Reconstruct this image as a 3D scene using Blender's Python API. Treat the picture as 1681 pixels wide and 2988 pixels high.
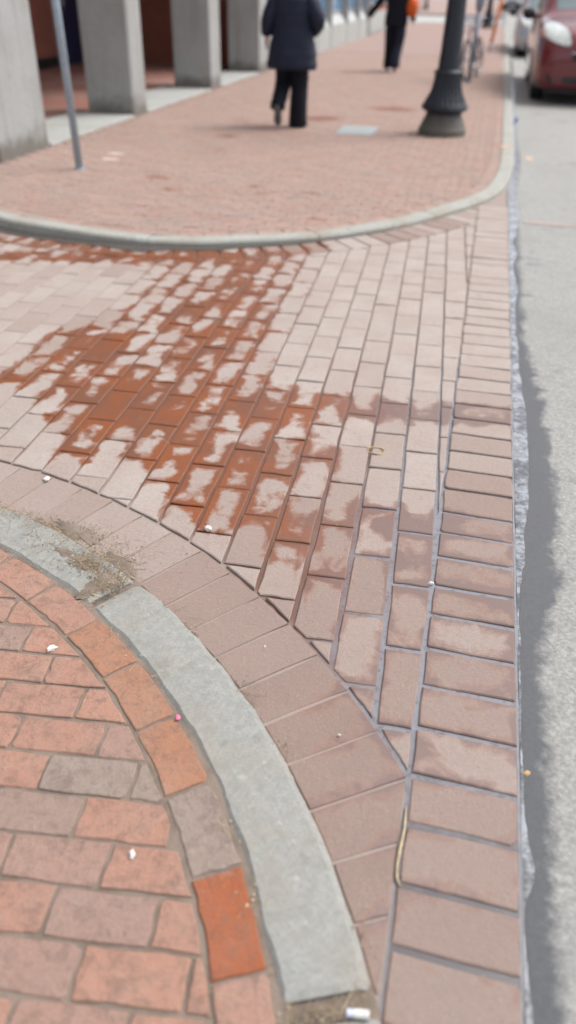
import bpy, math, random
from mathutils import Vector, Matrix, noise as mnoise
R = math.radians
for o in list(bpy.data.objects): bpy.data.objects.remove(o)
scn = bpy.context.scene
COL = scn.collection
random.seed(11)

# ------------------------------------------------------------------ camera
cam_d = bpy.data.cameras.new('camera')
cam = bpy.data.objects.new('camera', cam_d); COL.objects.link(cam)
cx_ = Vector((0.97388, 0.22628, 0.01888)).normalized()
cz_ = Vector((0.17617, -0.80545, 0.56588)); cz_ = (cz_ - cx_*cz_.dot(cx_)).normalized()
cy_ = cz_.cross(cx_)
M = Matrix((cx_, cy_, cz_)).transposed().to_4x4(); M.translation = (0, 0, 1.5)
cam.matrix_world = M
cam_d.sensor_fit = 'VERTICAL'; cam_d.sensor_height = 24.0
cam_d.lens = 12.0*2245.0/1494.0
cam_d.clip_end = 900; cam_d.clip_start = 0.02
cam_d.dof.use_dof = True; cam_d.dof.focus_distance = 2.3
cam_d.dof.aperture_fstop = cam_d.lens/21.0      # shallow hand-held focus: about a 21 mm aperture
scn.camera = cam

# ------------------------------------------------------------------ sky, sun, exposure
wd = bpy.data.worlds.new('World'); scn.world = wd; wd.use_nodes = True
nt = wd.node_tree; bg = nt.nodes['Background']
sky = nt.nodes.new('ShaderNodeTexSky'); sky.sky_type = 'NISHITA'; sky.sun_disc = False
SUN_EL, SUN_AZ = 58.0, 60.0                     # azimuth measured from +Y towards +X
sky.sun_elevation = R(SUN_EL); sky.sun_rotation = R(SUN_AZ)
sky.air_density = 1.0; sky.dust_density = 4.0; sky.ozone_density = 1.0
hs = nt.nodes.new('ShaderNodeHueSaturation'); hs.inputs['Saturation'].default_value = 0.34
nt.links.new(sky.outputs[0], hs.inputs['Color']); nt.links.new(hs.outputs[0], bg.inputs['Color'])
bg.inputs['Strength'].default_value = 0.15
sl = bpy.data.lights.new('sun', 'SUN'); sl.energy = 1.1; sl.angle = R(20); sl.color = (1.0, 0.985, 0.955)
so = bpy.data.objects.new('sun', sl); COL.objects.link(so)
sd = Vector((math.sin(R(SUN_AZ))*math.cos(R(SUN_EL)), math.cos(R(SUN_AZ))*math.cos(R(SUN_EL)), math.sin(R(SUN_EL))))
so.rotation_euler = sd.to_track_quat('Z', 'Y').to_euler(); so.location = (6, 6, 14)
scn.view_settings.view_transform = 'Standard'; scn.view_settings.look = 'None'
scn.view_settings.gamma = 1.0; scn.view_settings.use_curve_mapping = False
scn.view_settings.exposure = 0.76

# ------------------------------------------------------------------ helpers
def tag(o, label=None, cat=None, group=None, kind=None):
    if label: o['label'] = label
    if cat: o['category'] = cat
    if group: o['group'] = group
    if kind: o['kind'] = kind
    return o
def empty(name, loc, rz=0, parent=None):
    o = bpy.data.objects.new(name, None); COL.objects.link(o); o.location = loc; o.rotation_euler = (0, 0, rz)
    o.empty_display_size = 0.1
    if parent: o.parent = parent
    return o
class MB:
    def __init__(s): s.v = []; s.f = []; s.wet = []; s.bl = []
    def add(s, vs, fs, wet=None, bl=None):
        b = len(s.v); s.v += [tuple(v) for v in vs]; s.f += [tuple(b+i for i in f) for f in fs]
        s.wet += wet if wet else [0.0]*len(vs); s.bl += bl if bl else [(0.0, 0.0, 0.5)]*len(vs)
    def box(s, x0, x1, y0, y1, z0, z1, bev=0.0):
        if bev <= 0:
            s.add([(x0,y0,z0),(x1,y0,z0),(x1,y1,z0),(x0,y1,z0),(x0,y0,z1),(x1,y0,z1),(x1,y1,z1),(x0,y1,z1)],
                  [(3,2,1,0),(4,5,6,7),(0,1,5,4),(1,2,6,5),(2,3,7,6),(3,0,4,7)]); return
        b = bev; vs = []
        for sx, xa in ((1, x0), (-1, x1)):
            for sy, ya in ((1, y0), (-1, y1)):
                for sz, za in ((1, z0), (-1, z1)):
                    vs += [(xa, ya+sy*b, za+sz*b), (xa+sx*b, ya, za+sz*b), (xa+sx*b, ya+sy*b, za)]
        import bmesh
        bm = bmesh.new()
        for v in vs: bm.verts.new(v)
        bmesh.ops.convex_hull(bm, input=bm.verts[:])
        bmesh.ops.dissolve_limit(bm, angle_limit=0.01, verts=bm.verts[:], edges=bm.edges[:])
        bm.verts.index_update()
        s.add([tuple(v.co) for v in bm.verts], [tuple(v.index for v in f.verts) for f in bm.faces]); bm.free()
    def loft(s, rings, close=True, cap=True):
        n = len(rings[0]); b = []; fs = []
        for r in rings: b += list(r)
        for i in range(len(rings)-1):
            for j in range(n if close else n-1):
                k = (j+1) % n; fs.append((i*n+j, i*n+k, (i+1)*n+k, (i+1)*n+j))
        if cap: fs.append(tuple(range(n-1, -1, -1))); fs.append(tuple((len(rings)-1)*n+j for j in range(n)))
        s.add(b, fs)
    def tube(s, pts, rad, n=8, cap=True):
        pts = [Vector(p) for p in pts]; rings = []
        rr = rad if isinstance(rad, (list, tuple)) else [rad]*len(pts)
        up = Vector((0, 0, 1))
        for i, p in enumerate(pts):
            d = (pts[min(i+1, len(pts)-1)] - pts[max(i-1, 0)]).normalized()
            ref = Vector((1, 0, 0)) if abs(d.z) > 0.9 else up
            a = d.cross(ref).normalized(); c = a.cross(d).normalized()
            rings.append([p + (a*math.cos(t)+c*math.sin(t))*rr[i] for t in [2*math.pi*k/n for k in range(n)]])
        s.loft(rings, True, cap)
    def lathe(s, prof, c=(0,0), n=32, flute=None):
        rings = []
        for q in prof:
            r, z = q[0], q[1]; fl = q[2] if len(q) > 2 else 0.0
            ring = []
            for k in range(n):
                t = 2*math.pi*k/n; rr = r*(1 - fl*(0.5+0.5*math.cos(t*(flute or 0))))
                ring.append((c[0]+rr*math.cos(t), c[1]+rr*math.sin(t), z))
            rings.append(ring)
        s.loft(rings)
    def torus(s, c, axis, R0, r, n=32, m=8):
        ax = Vector(axis).normalized(); a = ax.orthogonal().normalized(); b = ax.cross(a); c = Vector(c)
        vs = []; fs = []
        for i in range(n):
            t = 2*math.pi*i/n; d = a*math.cos(t)+b*math.sin(t)
            for j in range(m):
                u = 2*math.pi*j/m; vs.append(c + d*(R0+r*math.cos(u)) + ax*(r*math.sin(u)))
        for i in range(n):
            for j in range(m):
                fs.append((i*m+j, ((i+1)%n)*m+j, ((i+1)%n)*m+(j+1)%m, i*m+(j+1)%m))
        s.add(vs, fs)
    def build(s, name, mat, parent=None, smooth=False, loc=None, attrs=False):
        me = bpy.data.meshes.new(name)
        L = Vector(loc) if loc else Vector((0,0,0))
        me.from_pydata([(v[0]-L.x, v[1]-L.y, v[2]-L.z) for v in s.v] if loc else s.v, [], s.f); me.update()
        if attrs:
            a = me.attributes.new('wet', 'FLOAT', 'POINT'); a.data.foreach_set('value', s.wet)
            a = me.attributes.new('bl', 'FLOAT_VECTOR', 'POINT'); a.data.foreach_set('vector', [c for q in s.bl for c in q])
        if smooth: me.polygons.foreach_set('use_smooth', [True]*len(me.polygons))
        me.materials.append(mat)
        o = bpy.data.objects.new(name, me); COL.objects.link(o)
        if loc: o.location = L
        if parent: o.parent = parent
        return o
def fixn(o):
    import bmesh
    bm = bmesh.new(); bm.from_mesh(o.data); bmesh.ops.recalc_face_normals(bm, faces=bm.faces[:]); bm.to_mesh(o.data); bm.free()
    return o
def sstep(a, b, x):
    t = max(0.0, min(1.0, (x-a)/(b-a))); return t*t*(3-2*t)

# ------------------------------------------------------------------ materials
class NT:
    def __init__(s, name):
        s.m = bpy.data.materials.new(name); s.m.use_nodes = True; s.t = s.m.node_tree
        s.b = s.t.nodes['Principled BSDF']; s.o = s.t.nodes['Material Output']
    def n(s, ty, **kw):
        nd = s.t.nodes.new(ty)
        for k, v in kw.items(): setattr(nd, k, v)
        return nd
    def l(s, a, b): s.t.links.new(a, b)
    def val(s, sock, v):
        if hasattr(v, 'is_output') or hasattr(v, 'links'): s.l(v, sock)
        else: sock.default_value = v
    def math(s, op, a, b=0.0, c=0.0, clamp=False):
        nd = s.n('ShaderNodeMath', operation=op, use_clamp=clamp)
        for i, q in enumerate((a, b, c)): s.val(nd.inputs[i], q)
        return nd.outputs[0]
    def pos(s): return s.n('ShaderNodeNewGeometry').outputs['Position']
    def noise(s, scale, detail=4, rough=0.55, vec=None, dist=0.0):
        nd = s.n('ShaderNodeTexNoise'); nd.inputs['Scale'].default_value = scale; nd.inputs['Detail'].default_value = detail
        nd.inputs['Roughness'].default_value = rough; nd.inputs['Distortion'].default_value = dist
        s.l(vec if vec is not None else s.pos(), nd.inputs['Vector']); return nd.outputs[0]
    def ramp(s, fac, stops):
        nd = s.n('ShaderNodeValToRGB'); e = nd.color_ramp.elements
        while len(e) < len(stops): e.new(0.5)
        for i, (p, c) in enumerate(stops):
            e[i].position = p; e[i].color = (c[0], c[1], c[2], 1) if not isinstance(c, float) else (c, c, c, 1)
        s.l(fac, nd.inputs[0]); return nd.outputs[0]
    def mix(s, fac, a, b, mode='MIX'):
        nd = s.n('ShaderNodeMix', data_type='RGBA', blend_type=mode)
        s.val(nd.inputs[0], fac)
        for i, q in ((6, a), (7, b)):
            if isinstance(q, tuple): nd.inputs[i].default_value = (q[0], q[1], q[2], 1)
            else: s.l(q, nd.inputs[i])
        return nd.outputs[2]
    def range(s, v, a, b, c=0.0, d=1.0, smooth=True):
        nd = s.n('ShaderNodeMapRange', interpolation_type='SMOOTHSTEP' if smooth else 'LINEAR')
        s.val(nd.inputs['Value'], v)
        for k, q in (('From Min', a), ('From Max', b), ('To Min', c), ('To Max', d)): s.val(nd.inputs[k], q)
        return nd.outputs[0]
    def bump(s, h, strength=0.3, dist=0.01):
        nd = s.n('ShaderNodeBump'); nd.inputs['Strength'].default_value = strength; nd.inputs['Distance'].default_value = dist
        s.l(h, nd.inputs['Height']); s.l(nd.outputs[0], s.b.inputs['Normal'])
    def col(s, c): s.val(s.b.inputs['Base Color'], c if not isinstance(c, tuple) else (c[0], c[1], c[2], 1))
    def rough(s, r): s.val(s.b.inputs['Roughness'], r)

def simple(name, c, rough=0.6, metal=0.0, var=0.25, scale=8.0, bump=0.0, coat=0.0):
    q = NT(name); nz = q.noise(scale, 5)
    q.col(q.ramp(nz, [(0.3, tuple(v*(1-var) for v in c)), (0.7, tuple(min(1, v*(1+var)) for v in c))]))
    q.rough(rough); q.b.inputs['Metallic'].default_value = metal
    if coat: q.b.inputs['Coat Weight'].default_value = coat; q.b.inputs['Coat Roughness'].default_value = 0.04
    if bump: q.bump(q.noise(scale*12, 4), bump, 0.004)
    return q.m

def brick_mat(name, stops, dirt=(0.16, 0.13, 0.10), wetc=(0.20, 0.065, 0.035), blotch=0.5):
    q = NT(name)
    bl = q.n('ShaderNodeAttribute', attribute_name='bl'); sep = q.n('ShaderNodeSeparateXYZ'); q.l(bl.outputs['Vector'], sep.inputs[0])
    wet = q.n('ShaderNodeAttribute', attribute_name='wet').outputs['Fac']
    base = q.ramp(sep.outputs[2], stops)
    n1 = q.noise(9, 6, 0.6); n2 = q.noise(55, 5, 0.65); n3 = q.noise(330, 3, 0.6)
    base = q.mix(q.range(n1, 0.35, 0.68, 0.0, blotch), base, q.mix(0.6, base, (0.36, 0.30, 0.26)))
    base = q.mix(q.range(n2, 0.46, 0.70, 0.0, 0.6), base, q.mix(0.65, base, dirt))
    base = q.mix(q.range(q.noise(24, 5, 0.7, dist=0.5), 0.48, 0.68, 0.0, 0.62), base, q.mix(0.75, base, (0.16, 0.11, 0.09)))
    base = q.mix(q.range(n3, 0.2, 0.8, 0.0, 0.45), base, q.mix(0.55, base, (0.05, 0.03, 0.025)))
    base = q.mix(q.range(q.noise(130, 4, 0.7), 0.58, 0.70, 0.0, 0.5), base, q.mix(0.7, base, (0.12, 0.075, 0.06)))
    base = q.mix(q.range(q.noise(15, 6, 0.7, dist=0.6), 0.58, 0.72, 0.0, 0.28), base, (0.40, 0.335, 0.295))
    chip = q.range(q.noise(21, 5, 0.7), 0.66, 0.72)
    base = q.mix(q.math('MULTIPLY', chip, 0.5), base, dirt)
    wm = q.range(q.math('ADD', wet, q.math('MULTIPLY', q.math('SUBTRACT', q.noise(7, 5, 0.6), 0.5), 0.9)), 0.45, 0.75)
    base = q.mix(q.math('MULTIPLY', wm, 0.8), base, wetc)
    q.col(base); q.rough(q.range(wm, 0, 1, 0.86, 0.5)); q.b.inputs['Specular IOR Level'].default_value = 0.35
    q.bump(q.math('ADD', q.math('MULTIPLY', n2, 1.0), q.math('MULTIPLY', n3, 0.5)), 0.8, 0.008)
    return q.m
S_NEAR = [(0.0, (0.405, 0.222, 0.165)), (0.22, (0.445, 0.238, 0.168)), (0.42, (0.39, 0.235, 0.185)), (0.58, (0.34, 0.228, 0.188)), (0.74, (0.32, 0.25, 0.208)), (0.9, (0.41, 0.20, 0.12)), (1.0, (0.37, 0.095, 0.028))]
M_brick_near = brick_mat('clay_brick', S_NEAR, blotch=0.3)
S_FAR = [(0.0, (0.415, 0.268, 0.220)), (0.4, (0.475, 0.315, 0.258)), (0.7, (0.435, 0.310, 0.266)), (1.0, (0.395, 0.288, 0.245))]
M_brick_far = brick_mat('weathered_brick', S_FAR, blotch=0.65)

def paver_mat():
    q = NT('stamped_paver')
    bl = q.n('ShaderNodeAttribute', attribute_name='bl'); sep = q.n('ShaderNodeSeparateXYZ'); q.l(bl.outputs['Vector'], sep.inputs[0])
    wet = q.n('ShaderNodeAttribute', attribute_name='wet').outputs['Fac']
    ax = q.math('MULTIPLY', q.math('SUBTRACT', 1.0, q.math('ABSOLUTE', sep.outputs[0])), 0.060)
    ay = q.math('MULTIPLY', q.math('SUBTRACT', 1.0, q.math('ABSOLUTE', sep.outputs[1])), 0.130)
    d = q.math('SMOOTH_MIN', ax, ay, 0.02)
    n0 = q.noise(4.5, 5, 0.6); n1 = q.noise(9.5, 4.5, 0.6, dist=0.6); n2 = q.noise(60, 5, 0.65); n3 = q.noise(380, 3, 0.7)
    edge = q.range(d, 0.0, 0.048, 1.0, 0.0)
    v = q.math('ADD', wet, q.math('MULTIPLY', edge, q.math('MULTIPLY', q.range(wet, 0.0, 0.25), 0.34)))
    v = q.math('ADD', v, q.math('MULTIPLY', q.math('SUBTRACT', n1, 0.5), 1.25))
    v = q.math('ADD', v, q.math('MULTIPLY', q.math('SUBTRACT', n2, 0.5), 0.12))
    v = q.math('ADD', v, q.math('MULTIPLY', q.math('MULTIPLY', q.math('SUBTRACT', q.noise(3.1, 3, 0.55), 0.5), 0.9), q.range(wet, 0.05, 0.3)))
    wm = q.range(v, 0.49, 0.71)
    halo = q.range(v, 0.44, 0.60)
    dry = q.ramp(sep.outputs[2], [(0.0, (0.250, 0.178, 0.147)), (0.30, (0.290, 0.215, 0.182)), (0.42, (0.350, 0.282, 0.246)), (0.7, (0.435, 0.378, 0.342)), (1.0, (0.385, 0.332, 0.298))])
    dry = q.mix(q.range(n0, 0.3, 0.7, 0.0, 0.75), dry, q.mix(0.5, dry, (0.33, 0.24, 0.20)))
    dry = q.mix(q.range(n2, 0.45, 0.75, 0.0, 0.4), dry, q.mix(0.5, dry, (0.24, 0.17, 0.14)))
    dry = q.mix(q.range(n3, 0.25, 0.8, 0.0, 0.55), dry, q.mix(0.5, dry, (0.11, 0.075, 0.065)))
    n5 = q.noise(170, 4, 0.7)
    dry = q.mix(q.range(n5, 0.60, 0.70, 0.0, 0.55), dry, (0.13, 0.09, 0.075))
    dry = q.mix(q.range(n5, 0.40, 0.30, 0.0, 0.40), dry, (0.55, 0.49, 0.45))
    dry = q.mix(q.range(q.noise(17, 6, 0.7, dist=0.8), 0.55, 0.70, 0.0, 0.5), dry, q.mix(0.6, dry, (0.22, 0.15, 0.125)))
    dry = q.mix(q.math('MULTIPLY', halo, 0.55), dry, (0.29, 0.175, 0.135))
    px = q.n('ShaderNodeSeparateXYZ'); q.l(q.pos(), px.inputs[0])
    side = q.range(q.math('ADD', px.outputs[0], q.math('MULTIPLY', n1, 0.5)), -0.35, 0.25)
    wc = q.mix(side, q.mix(q.range(n0, 0.35, 0.65), (0.215, 0.064, 0.020), (0.160, 0.062, 0.032)), (0.172, 0.112, 0.095))
    q.col(q.mix(wm, dry, wc))
    q.rough(q.range(wm, 0, 1, 0.88, 0.34))
    q.b.inputs['Specular IOR Level'].default_value = 0.5
    q.bump(q.math('MULTIPLY', q.math('SUBTRACT', q.math('ADD', n2, q.math('MULTIPLY', n3, 0.5)), 0.75), q.math('SUBTRACT', 1.0, q.math('MULTIPLY', wm, 0.75))), 0.75, 0.006)
    return q.m
M_paver = paver_mat()

def bed_mat():
    q = NT('paver_joint_bed')
    wet = q.n('ShaderNodeAttribute', attribute_name='wet').outputs['Fac']
    n1 = q.noise(10, 5); n2 = q.noise(180, 4)
    px = q.n('ShaderNodeSeparateXYZ'); q.l(q.pos(), px.inputs[0])
    side = q.range(q.math('ADD', px.outputs[0], q.math('MULTIPLY', n1, 0.35)), -0.25, 0.2)
    dry = q.mix(n2, (0.23, 0.18, 0.155), (0.34, 0.275, 0.24))
    mud_sheen = q.mix(q.range(q.math('ADD', px.outputs[1], q.math('MULTIPLY', q.noise(24, 4, 0.65), 0.7)), 1.15, 1.75), (0.085, 0.075, 0.078), (0.200, 0.197, 0.217))  # sky sheen of the joint water put into the mud's blue-grey colour
    mud_sheen = q.mix(q.range(q.noise(45, 5, 0.7), 0.50, 0.66, 0.0, 0.65), mud_sheen, (0.075, 0.065, 0.065))
    wetc = q.mix(side, (0.145, 0.068, 0.042), mud_sheen)
    wm = q.range(wet, 0.08, 0.3)
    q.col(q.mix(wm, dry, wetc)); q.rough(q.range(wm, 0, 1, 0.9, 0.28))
    q.b.inputs['Specular IOR Level'].default_value = 0.6
    q.bump(n2, 0.15, 0.004)
    return q.m
M_bed = bed_mat()
def soil_mat():
    q = NT('joint_soil'); n1 = q.noise(14, 6); n2 = q.noise(240, 4)
    c = q.mix(q.range(n1, 0.4, 0.65), (0.215, 0.165, 0.13), (0.125, 0.095, 0.072))
    q.col(q.mix(q.math('MULTIPLY', n2, 0.5), c, (0.27, 0.22, 0.18))); q.rough(0.95); q.bump(n2, 0.6, 0.006); return q.m
M_soil = soil_mat()
def granite_mat(name, c, speck=0.35, stain=0.35, warm=(0.27, 0.225, 0.165)):
    q = NT(name); n1 = q.noise(3.5, 6, 0.6); n2 = q.noise(150, 4, 0.7); n3 = q.noise(420, 3, 0.7); n4 = q.noise(11, 6, 0.65)
    b = q.ramp(n2, [(0.25, tuple(v*0.72 for v in c)), (0.5, c), (0.75, tuple(min(0.9, v*1.22) for v in c))])
    b = q.mix(q.range(n3, 0.58, 0.75, 0.0, speck), b, (0.10, 0.105, 0.11))
    b = q.mix(q.range(q.noise(38, 6, 0.75), 0.30, 0.70, 0.0, 0.55), b, tuple(v*0.62 for v in c))
    b = q.mix(q.range(q.noise(30, 4, 0.6), 0.60, 0.74, 0.0, 0.5), b, tuple(min(0.8, v*1.5) for v in c))
    b = q.mix(q.range(n1, 0.42, 0.72, 0.0, stain), b, warm)
    b = q.mix(q.range(n4, 0.60, 0.72, 0.0, stain), b, (0.17, 0.15, 0.12))
    q.col(b); q.rough(0.82); q.bump(q.math('ADD', n2, q.math('MULTIPLY', n4, 1.5)), 0.4, 0.004); return q.m
M_kerb = granite_mat('kerb_granite', (0.285, 0.285, 0.265), stain=0.6)
M_kerb_far = granite_mat('street_kerb_granite', (0.37, 0.37, 0.335), stain=0.5)
def pillar_mat():
    q = NT('pillar_granite'); n1 = q.noise(2.2, 6, 0.6); n2 = q.noise(90, 4, 0.7); n4 = q.noise(6, 6, 0.65)
    c = (0.35, 0.36, 0.355)
    b = q.ramp(n2, [(0.3, tuple(v*0.8 for v in c)), (0.7, tuple(v*1.15 for v in c))])
    b = q.mix(q.range(n1, 0.4, 0.7, 0.0, 0.45), b, (0.27, 0.255, 0.22))
    mp = q.n('ShaderNodeMapping'); mp.inputs['Scale'].default_value = (7, 7, 0.5); q.l(q.pos(), mp.inputs['Vector'])
    b = q.mix(q.range(q.noise(1.0, 6, 0.65, vec=mp.outputs[0]), 0.48, 0.72, 0.0, 0.5), b, (0.20, 0.195, 0.18))
    b = q.mix(q.range(q.noise(14, 6, 0.7), 0.52, 0.7, 0.0, 0.4), b, (0.24, 0.235, 0.215))
    px = q.n('ShaderNodeSeparateXYZ'); q.l(q.pos(), px.inputs[0])
    dirt = q.range(q.math('SUBTRACT', px.outputs[2], q.math('MULTIPLY', n4, 0.40)), -0.12, 0.10, 0.8, 0.0)
    b = q.mix(dirt, b, (0.12, 0.105, 0.085))
    q.col(b); q.rough(0.75); q.bump(n2, 0.3, 0.004); return q.m
M_pillar = pillar_mat()
def asphalt_mat():
    q = NT('asphalt'); px = q.n('ShaderNodeSeparateXYZ'); q.l(q.pos(), px.inputs[0])
    n1 = q.noise(1.3, 6, 0.6); n2 = q.noise(75, 5, 0.8); n3 = q.noise(6.0, 6, 0.68, dist=0.6); n4 = q.noise(300, 3, 0.7)
    c = q.ramp(n2, [(0.30, (0.20, 0.197, 0.184)), (0.5, (0.325, 0.32, 0.30)), (0.70, (0.47, 0.465, 0.44))])
    c = q.mix(q.range(n1, 0.45, 0.7, 0.0, 0.45), c, (0.27, 0.265, 0.25))
    c = q.mix(q.range(n4, 0.52, 0.75, 0.0, 0.7), c, (0.09, 0.09, 0.09))
    c = q.mix(q.range(q.noise(11, 6, 0.7), 0.5, 0.72, 0.0, 0.4), c, (0.19, 0.185, 0.17))
    c = q.mix(q.range(q.noise(2.1, 5, 0.6), 0.60, 0.68, 0.0, 0.45), c, (0.12, 0.12, 0.12))
    c = q.mix(q.range(q.noise(5.5, 6, 0.65, dist=0.5), 0.62, 0.70, 0.0, 0.55), c, (0.13, 0.13, 0.125))
    # damp band that runs along the gutter, wider near the driveway
    bulge = q.math('MULTIPLY', q.range(px.outputs[1], 1.55, 2.2), q.range(px.outputs[1], 4.2, 3.1))
    edge = q.math('ADD', q.math('ADD', 0.305, q.math('MULTIPLY', bulge, 0.045)), q.math('MULTIPLY', n3, q.math('ADD', 0.130, q.math('MULTIPLY', bulge, 0.07))))
    edge = q.math('ADD', edge, q.math('MULTIPLY', q.math('SUBTRACT', q.noise(28, 5, 0.7), 0.5), 0.07))
    wm = q.range(q.math('SUBTRACT', edge, px.outputs[0]), -0.02, 0.025)
    wm = q.math('MULTIPLY', wm, q.range(px.outputs[0], -3.0, -2.0))
    wc = q.mix(n2, (0.04, 0.042, 0.047), (0.115, 0.118, 0.125))
    q.col(q.mix(wm, c, wc)); q.rough(q.range(wm, 0, 1, 0.9, 0.30)); q.b.inputs['Specular IOR Level'].default_value = 0.5
    q.bump(q.math('MULTIPLY', q.math('SUBTRACT', q.math('ADD', n2, n4), 1.0), q.math('SUBTRACT', 1.0, q.math('MULTIPLY', wm, 0.45))), 0.6, 0.006); return q.m
M_asphalt = asphalt_mat()
def water_mat():
    q = NT('gutter_water'); n = q.noise(22, 3, 0.5); q.col(q.mix(q.range(q.noise(20, 6, 0.7), 0.38, 0.62), (0.085, 0.088, 0.095), (0.30, 0.31, 0.335)))
    q.rough(0.10); q.b.inputs['IOR'].default_value = 1.33; q.b.inputs['Specular IOR Level'].default_value = 1.0
    q.bump(q.math('ADD', n, q.noise(70, 3, 0.5)), 0.10, 0.01); return q.m
M_water = water_mat()
def wall_brick_mat(name, c1, c2, mort, scale=1.0):
    q = NT(name); tc = q.n('ShaderNodeNewGeometry').outputs['Position']
    s = q.n('ShaderNodeSeparateXYZ'); q.l(tc, s.inputs[0]); cb = q.n('ShaderNodeCombineXYZ')
    q.l(q.math('ADD', s.outputs[0], s.outputs[1]), cb.inputs[0]); q.l(s.outputs[2], cb.inputs[1])
    b = q.n('ShaderNodeTexBrick'); b.inputs['Scale'].default_value = scale; b.inputs['Brick Width'].default_value = 0.21; b.inputs['Row Height'].default_value = 0.075
    b.inputs['Mortar Size'].default_value = 0.006; b.inputs['Color1'].default_value = (*c1, 1); b.inputs['Color2'].default_value = (*c2, 1); b.inputs['Mortar'].default_value = (*mort, 1)
    q.l(cb.outputs[0], b.inputs['Vector'])
    q.col(q.mix(q.range(q.noise(4, 5), 0.3, 0.7, 0, 0.4), b.outputs[0], (0.12, 0.06, 0.05))); q.rough(0.85); q.bump(b.outputs['Fac'], -0.4, 0.006); return q.m
M_wall = wall_brick_mat('arcade_brick', (0.36, 0.10, 0.06), (0.29, 0.085, 0.055), (0.17, 0.12, 0.10))
def floor_brick_mat(name, c1, c2, mort):
    q = NT(name); b = q.n('ShaderNodeTexBrick'); b.inputs['Scale'].default_value = 1.0; b.inputs['Brick Width'].default_value = 0.205; b.inputs['Row Height'].default_value = 0.1
    b.inputs['Mortar Size'].default_value = 0.006; b.inputs['Color1'].default_value = (*c1, 1); b.inputs['Color2'].default_value = (*c2, 1); b.inputs['Mortar'].default_value = (*mort, 1)
    q.l(q.pos(), b.inputs['Vector']); q.col(q.mix(q.range(q.noise(1.2, 6), 0.35, 0.7, 0, 0.5), b.outputs[0], (0.31, 0.23, 0.205))); q.rough(0.85); return q.m
M_floor_far = floor_brick_mat('far_paving_brick', (0.335, 0.225, 0.19), (0.31, 0.215, 0.185), (0.22, 0.16, 0.14))
M_floor_arc = floor_brick_mat('arcade_paving', (0.33, 0.13, 0.09), (0.28, 0.115, 0.085), (0.12, 0.08, 0.07))
M_iron = simple('black_painted_iron', (0.010, 0.014, 0.024), 0.55, var=0.35, scale=14, bump=0.15)
def iron_base():
    q = NT('dusty_cast_iron'); n = q.noise(9, 6, 0.65); px = q.n('ShaderNodeSeparateXYZ'); q.l(q.pos(), px.inputs[0])
    d = q.range(q.math('SUBTRACT', px.outputs[2], q.math('MULTIPLY', n, 0.35)), -0.05, 0.22, 0.75, 0.05)
    q.col(q.mix(d, q.mix(n, (0.010, 0.014, 0.024), (0.025, 0.03, 0.04)), (0.13, 0.12, 0.10))); q.rough(q.range(d, 0, 1, 0.42, 0.8)); q.bump(q.noise(70, 4), 0.2, 0.004); return q.m
M_iron_base = iron_base()
M_galv = simple('galvanised_steel', (0.30, 0.36, 0.42), 0.5, metal=0.0, var=0.12, scale=20, bump=0.1)
M_greypost = simple('grey_painted_post', (0.24, 0.27, 0.31), 0.5, var=0.15, scale=10)
M_orange = simple('orange_plastic', (0.75, 0.20, 0.03), 0.5, var=0.12)
M_black = simple('black_rubber', (0.018, 0.018, 0.020), 0.75, var=0.3, scale=30)
M_dark = simple('dark_plastic', (0.015, 0.015, 0.017), 0.5, var=0.2)
M_rim = simple('wheel_alloy', (0.45, 0.42, 0.41), 0.35, metal=0.7, var=0.15)
M_chrome = simple('bright_metal', (0.62, 0.63, 0.66), 0.22, metal=0.9, var=0.1)
M_red = simple('red_car_paint', (0.13, 0.001, 0.006), 0.45, metal=0.0, var=0.10, scale=2, coat=1.0)
M_silver = simple('silver_car_paint', (0.42, 0.43, 0.45), 0.35, metal=0.3, var=0.06, scale=2, coat=0.7)
M_white_car = simple('white_car_paint', (0.70, 0.71, 0.71), 0.35, var=0.05, scale=2, coat=0.7)
M_dkcar = simple('dark_car_paint', (0.025, 0.027, 0.032), 0.35, var=0.1, scale=2, coat=0.7)
M_glass = simple('car_glass', (0.12, 0.16, 0.17), 0.06, var=0.05); M_glass.node_tree.nodes['Principled BSDF'].inputs['Specular IOR Level'].default_value = 0.9
def lamp_glass():
    q = NT('headlight_lens'); q.col(q.ramp(q.noise(16, 4, 0.6), [(0.3, (0.42, 0.45, 0.43)), (0.7, (0.72, 0.76, 0.71))])); q.rough(0.18); q.b.inputs['Coat Weight'].default_value = 0.8; return q.m
M_lens = lamp_glass()
M_amber = simple('amber_lens', (0.62, 0.24, 0.10), 0.25, var=0.1)
M_shopglass = simple('window_glass', (0.10, 0.22, 0.36), 0.08, var=0.35, scale=2.0)
M_panel = granite_mat('panel_granite', (0.42, 0.43, 0.41), speck=0.15, stain=0.3)
M_sill = simple('white_sill', (0.42, 0.43, 0.42), 0.6, var=0.1)
M_mull = simple('window_mullion', (0.34, 0.35, 0.35), 0.5, var=0.1)
M_door = simple('navy_door_paint', (0.020, 0.026, 0.075), 0.4, var=0.15)
M_ceil = simple('arcade_soffit', (0.35, 0.34, 0.32), 0.9, var=0.1)
M_plate = granite_mat('cover_plate_metal', (0.34, 0.37, 0.38), speck=0.3, stain=0.35)
M_white = simple('white_paint', (0.72, 0.72, 0.70), 0.8, var=0.1, scale=30)
M_paper = simple('white_paper', (0.62, 0.61, 0.58), 0.7, var=0.08, scale=60)
M_conc = simple('pale_concrete', (0.20, 0.20, 0.21), 0.85, var=0.2, scale=25, bump=0.3)

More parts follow.
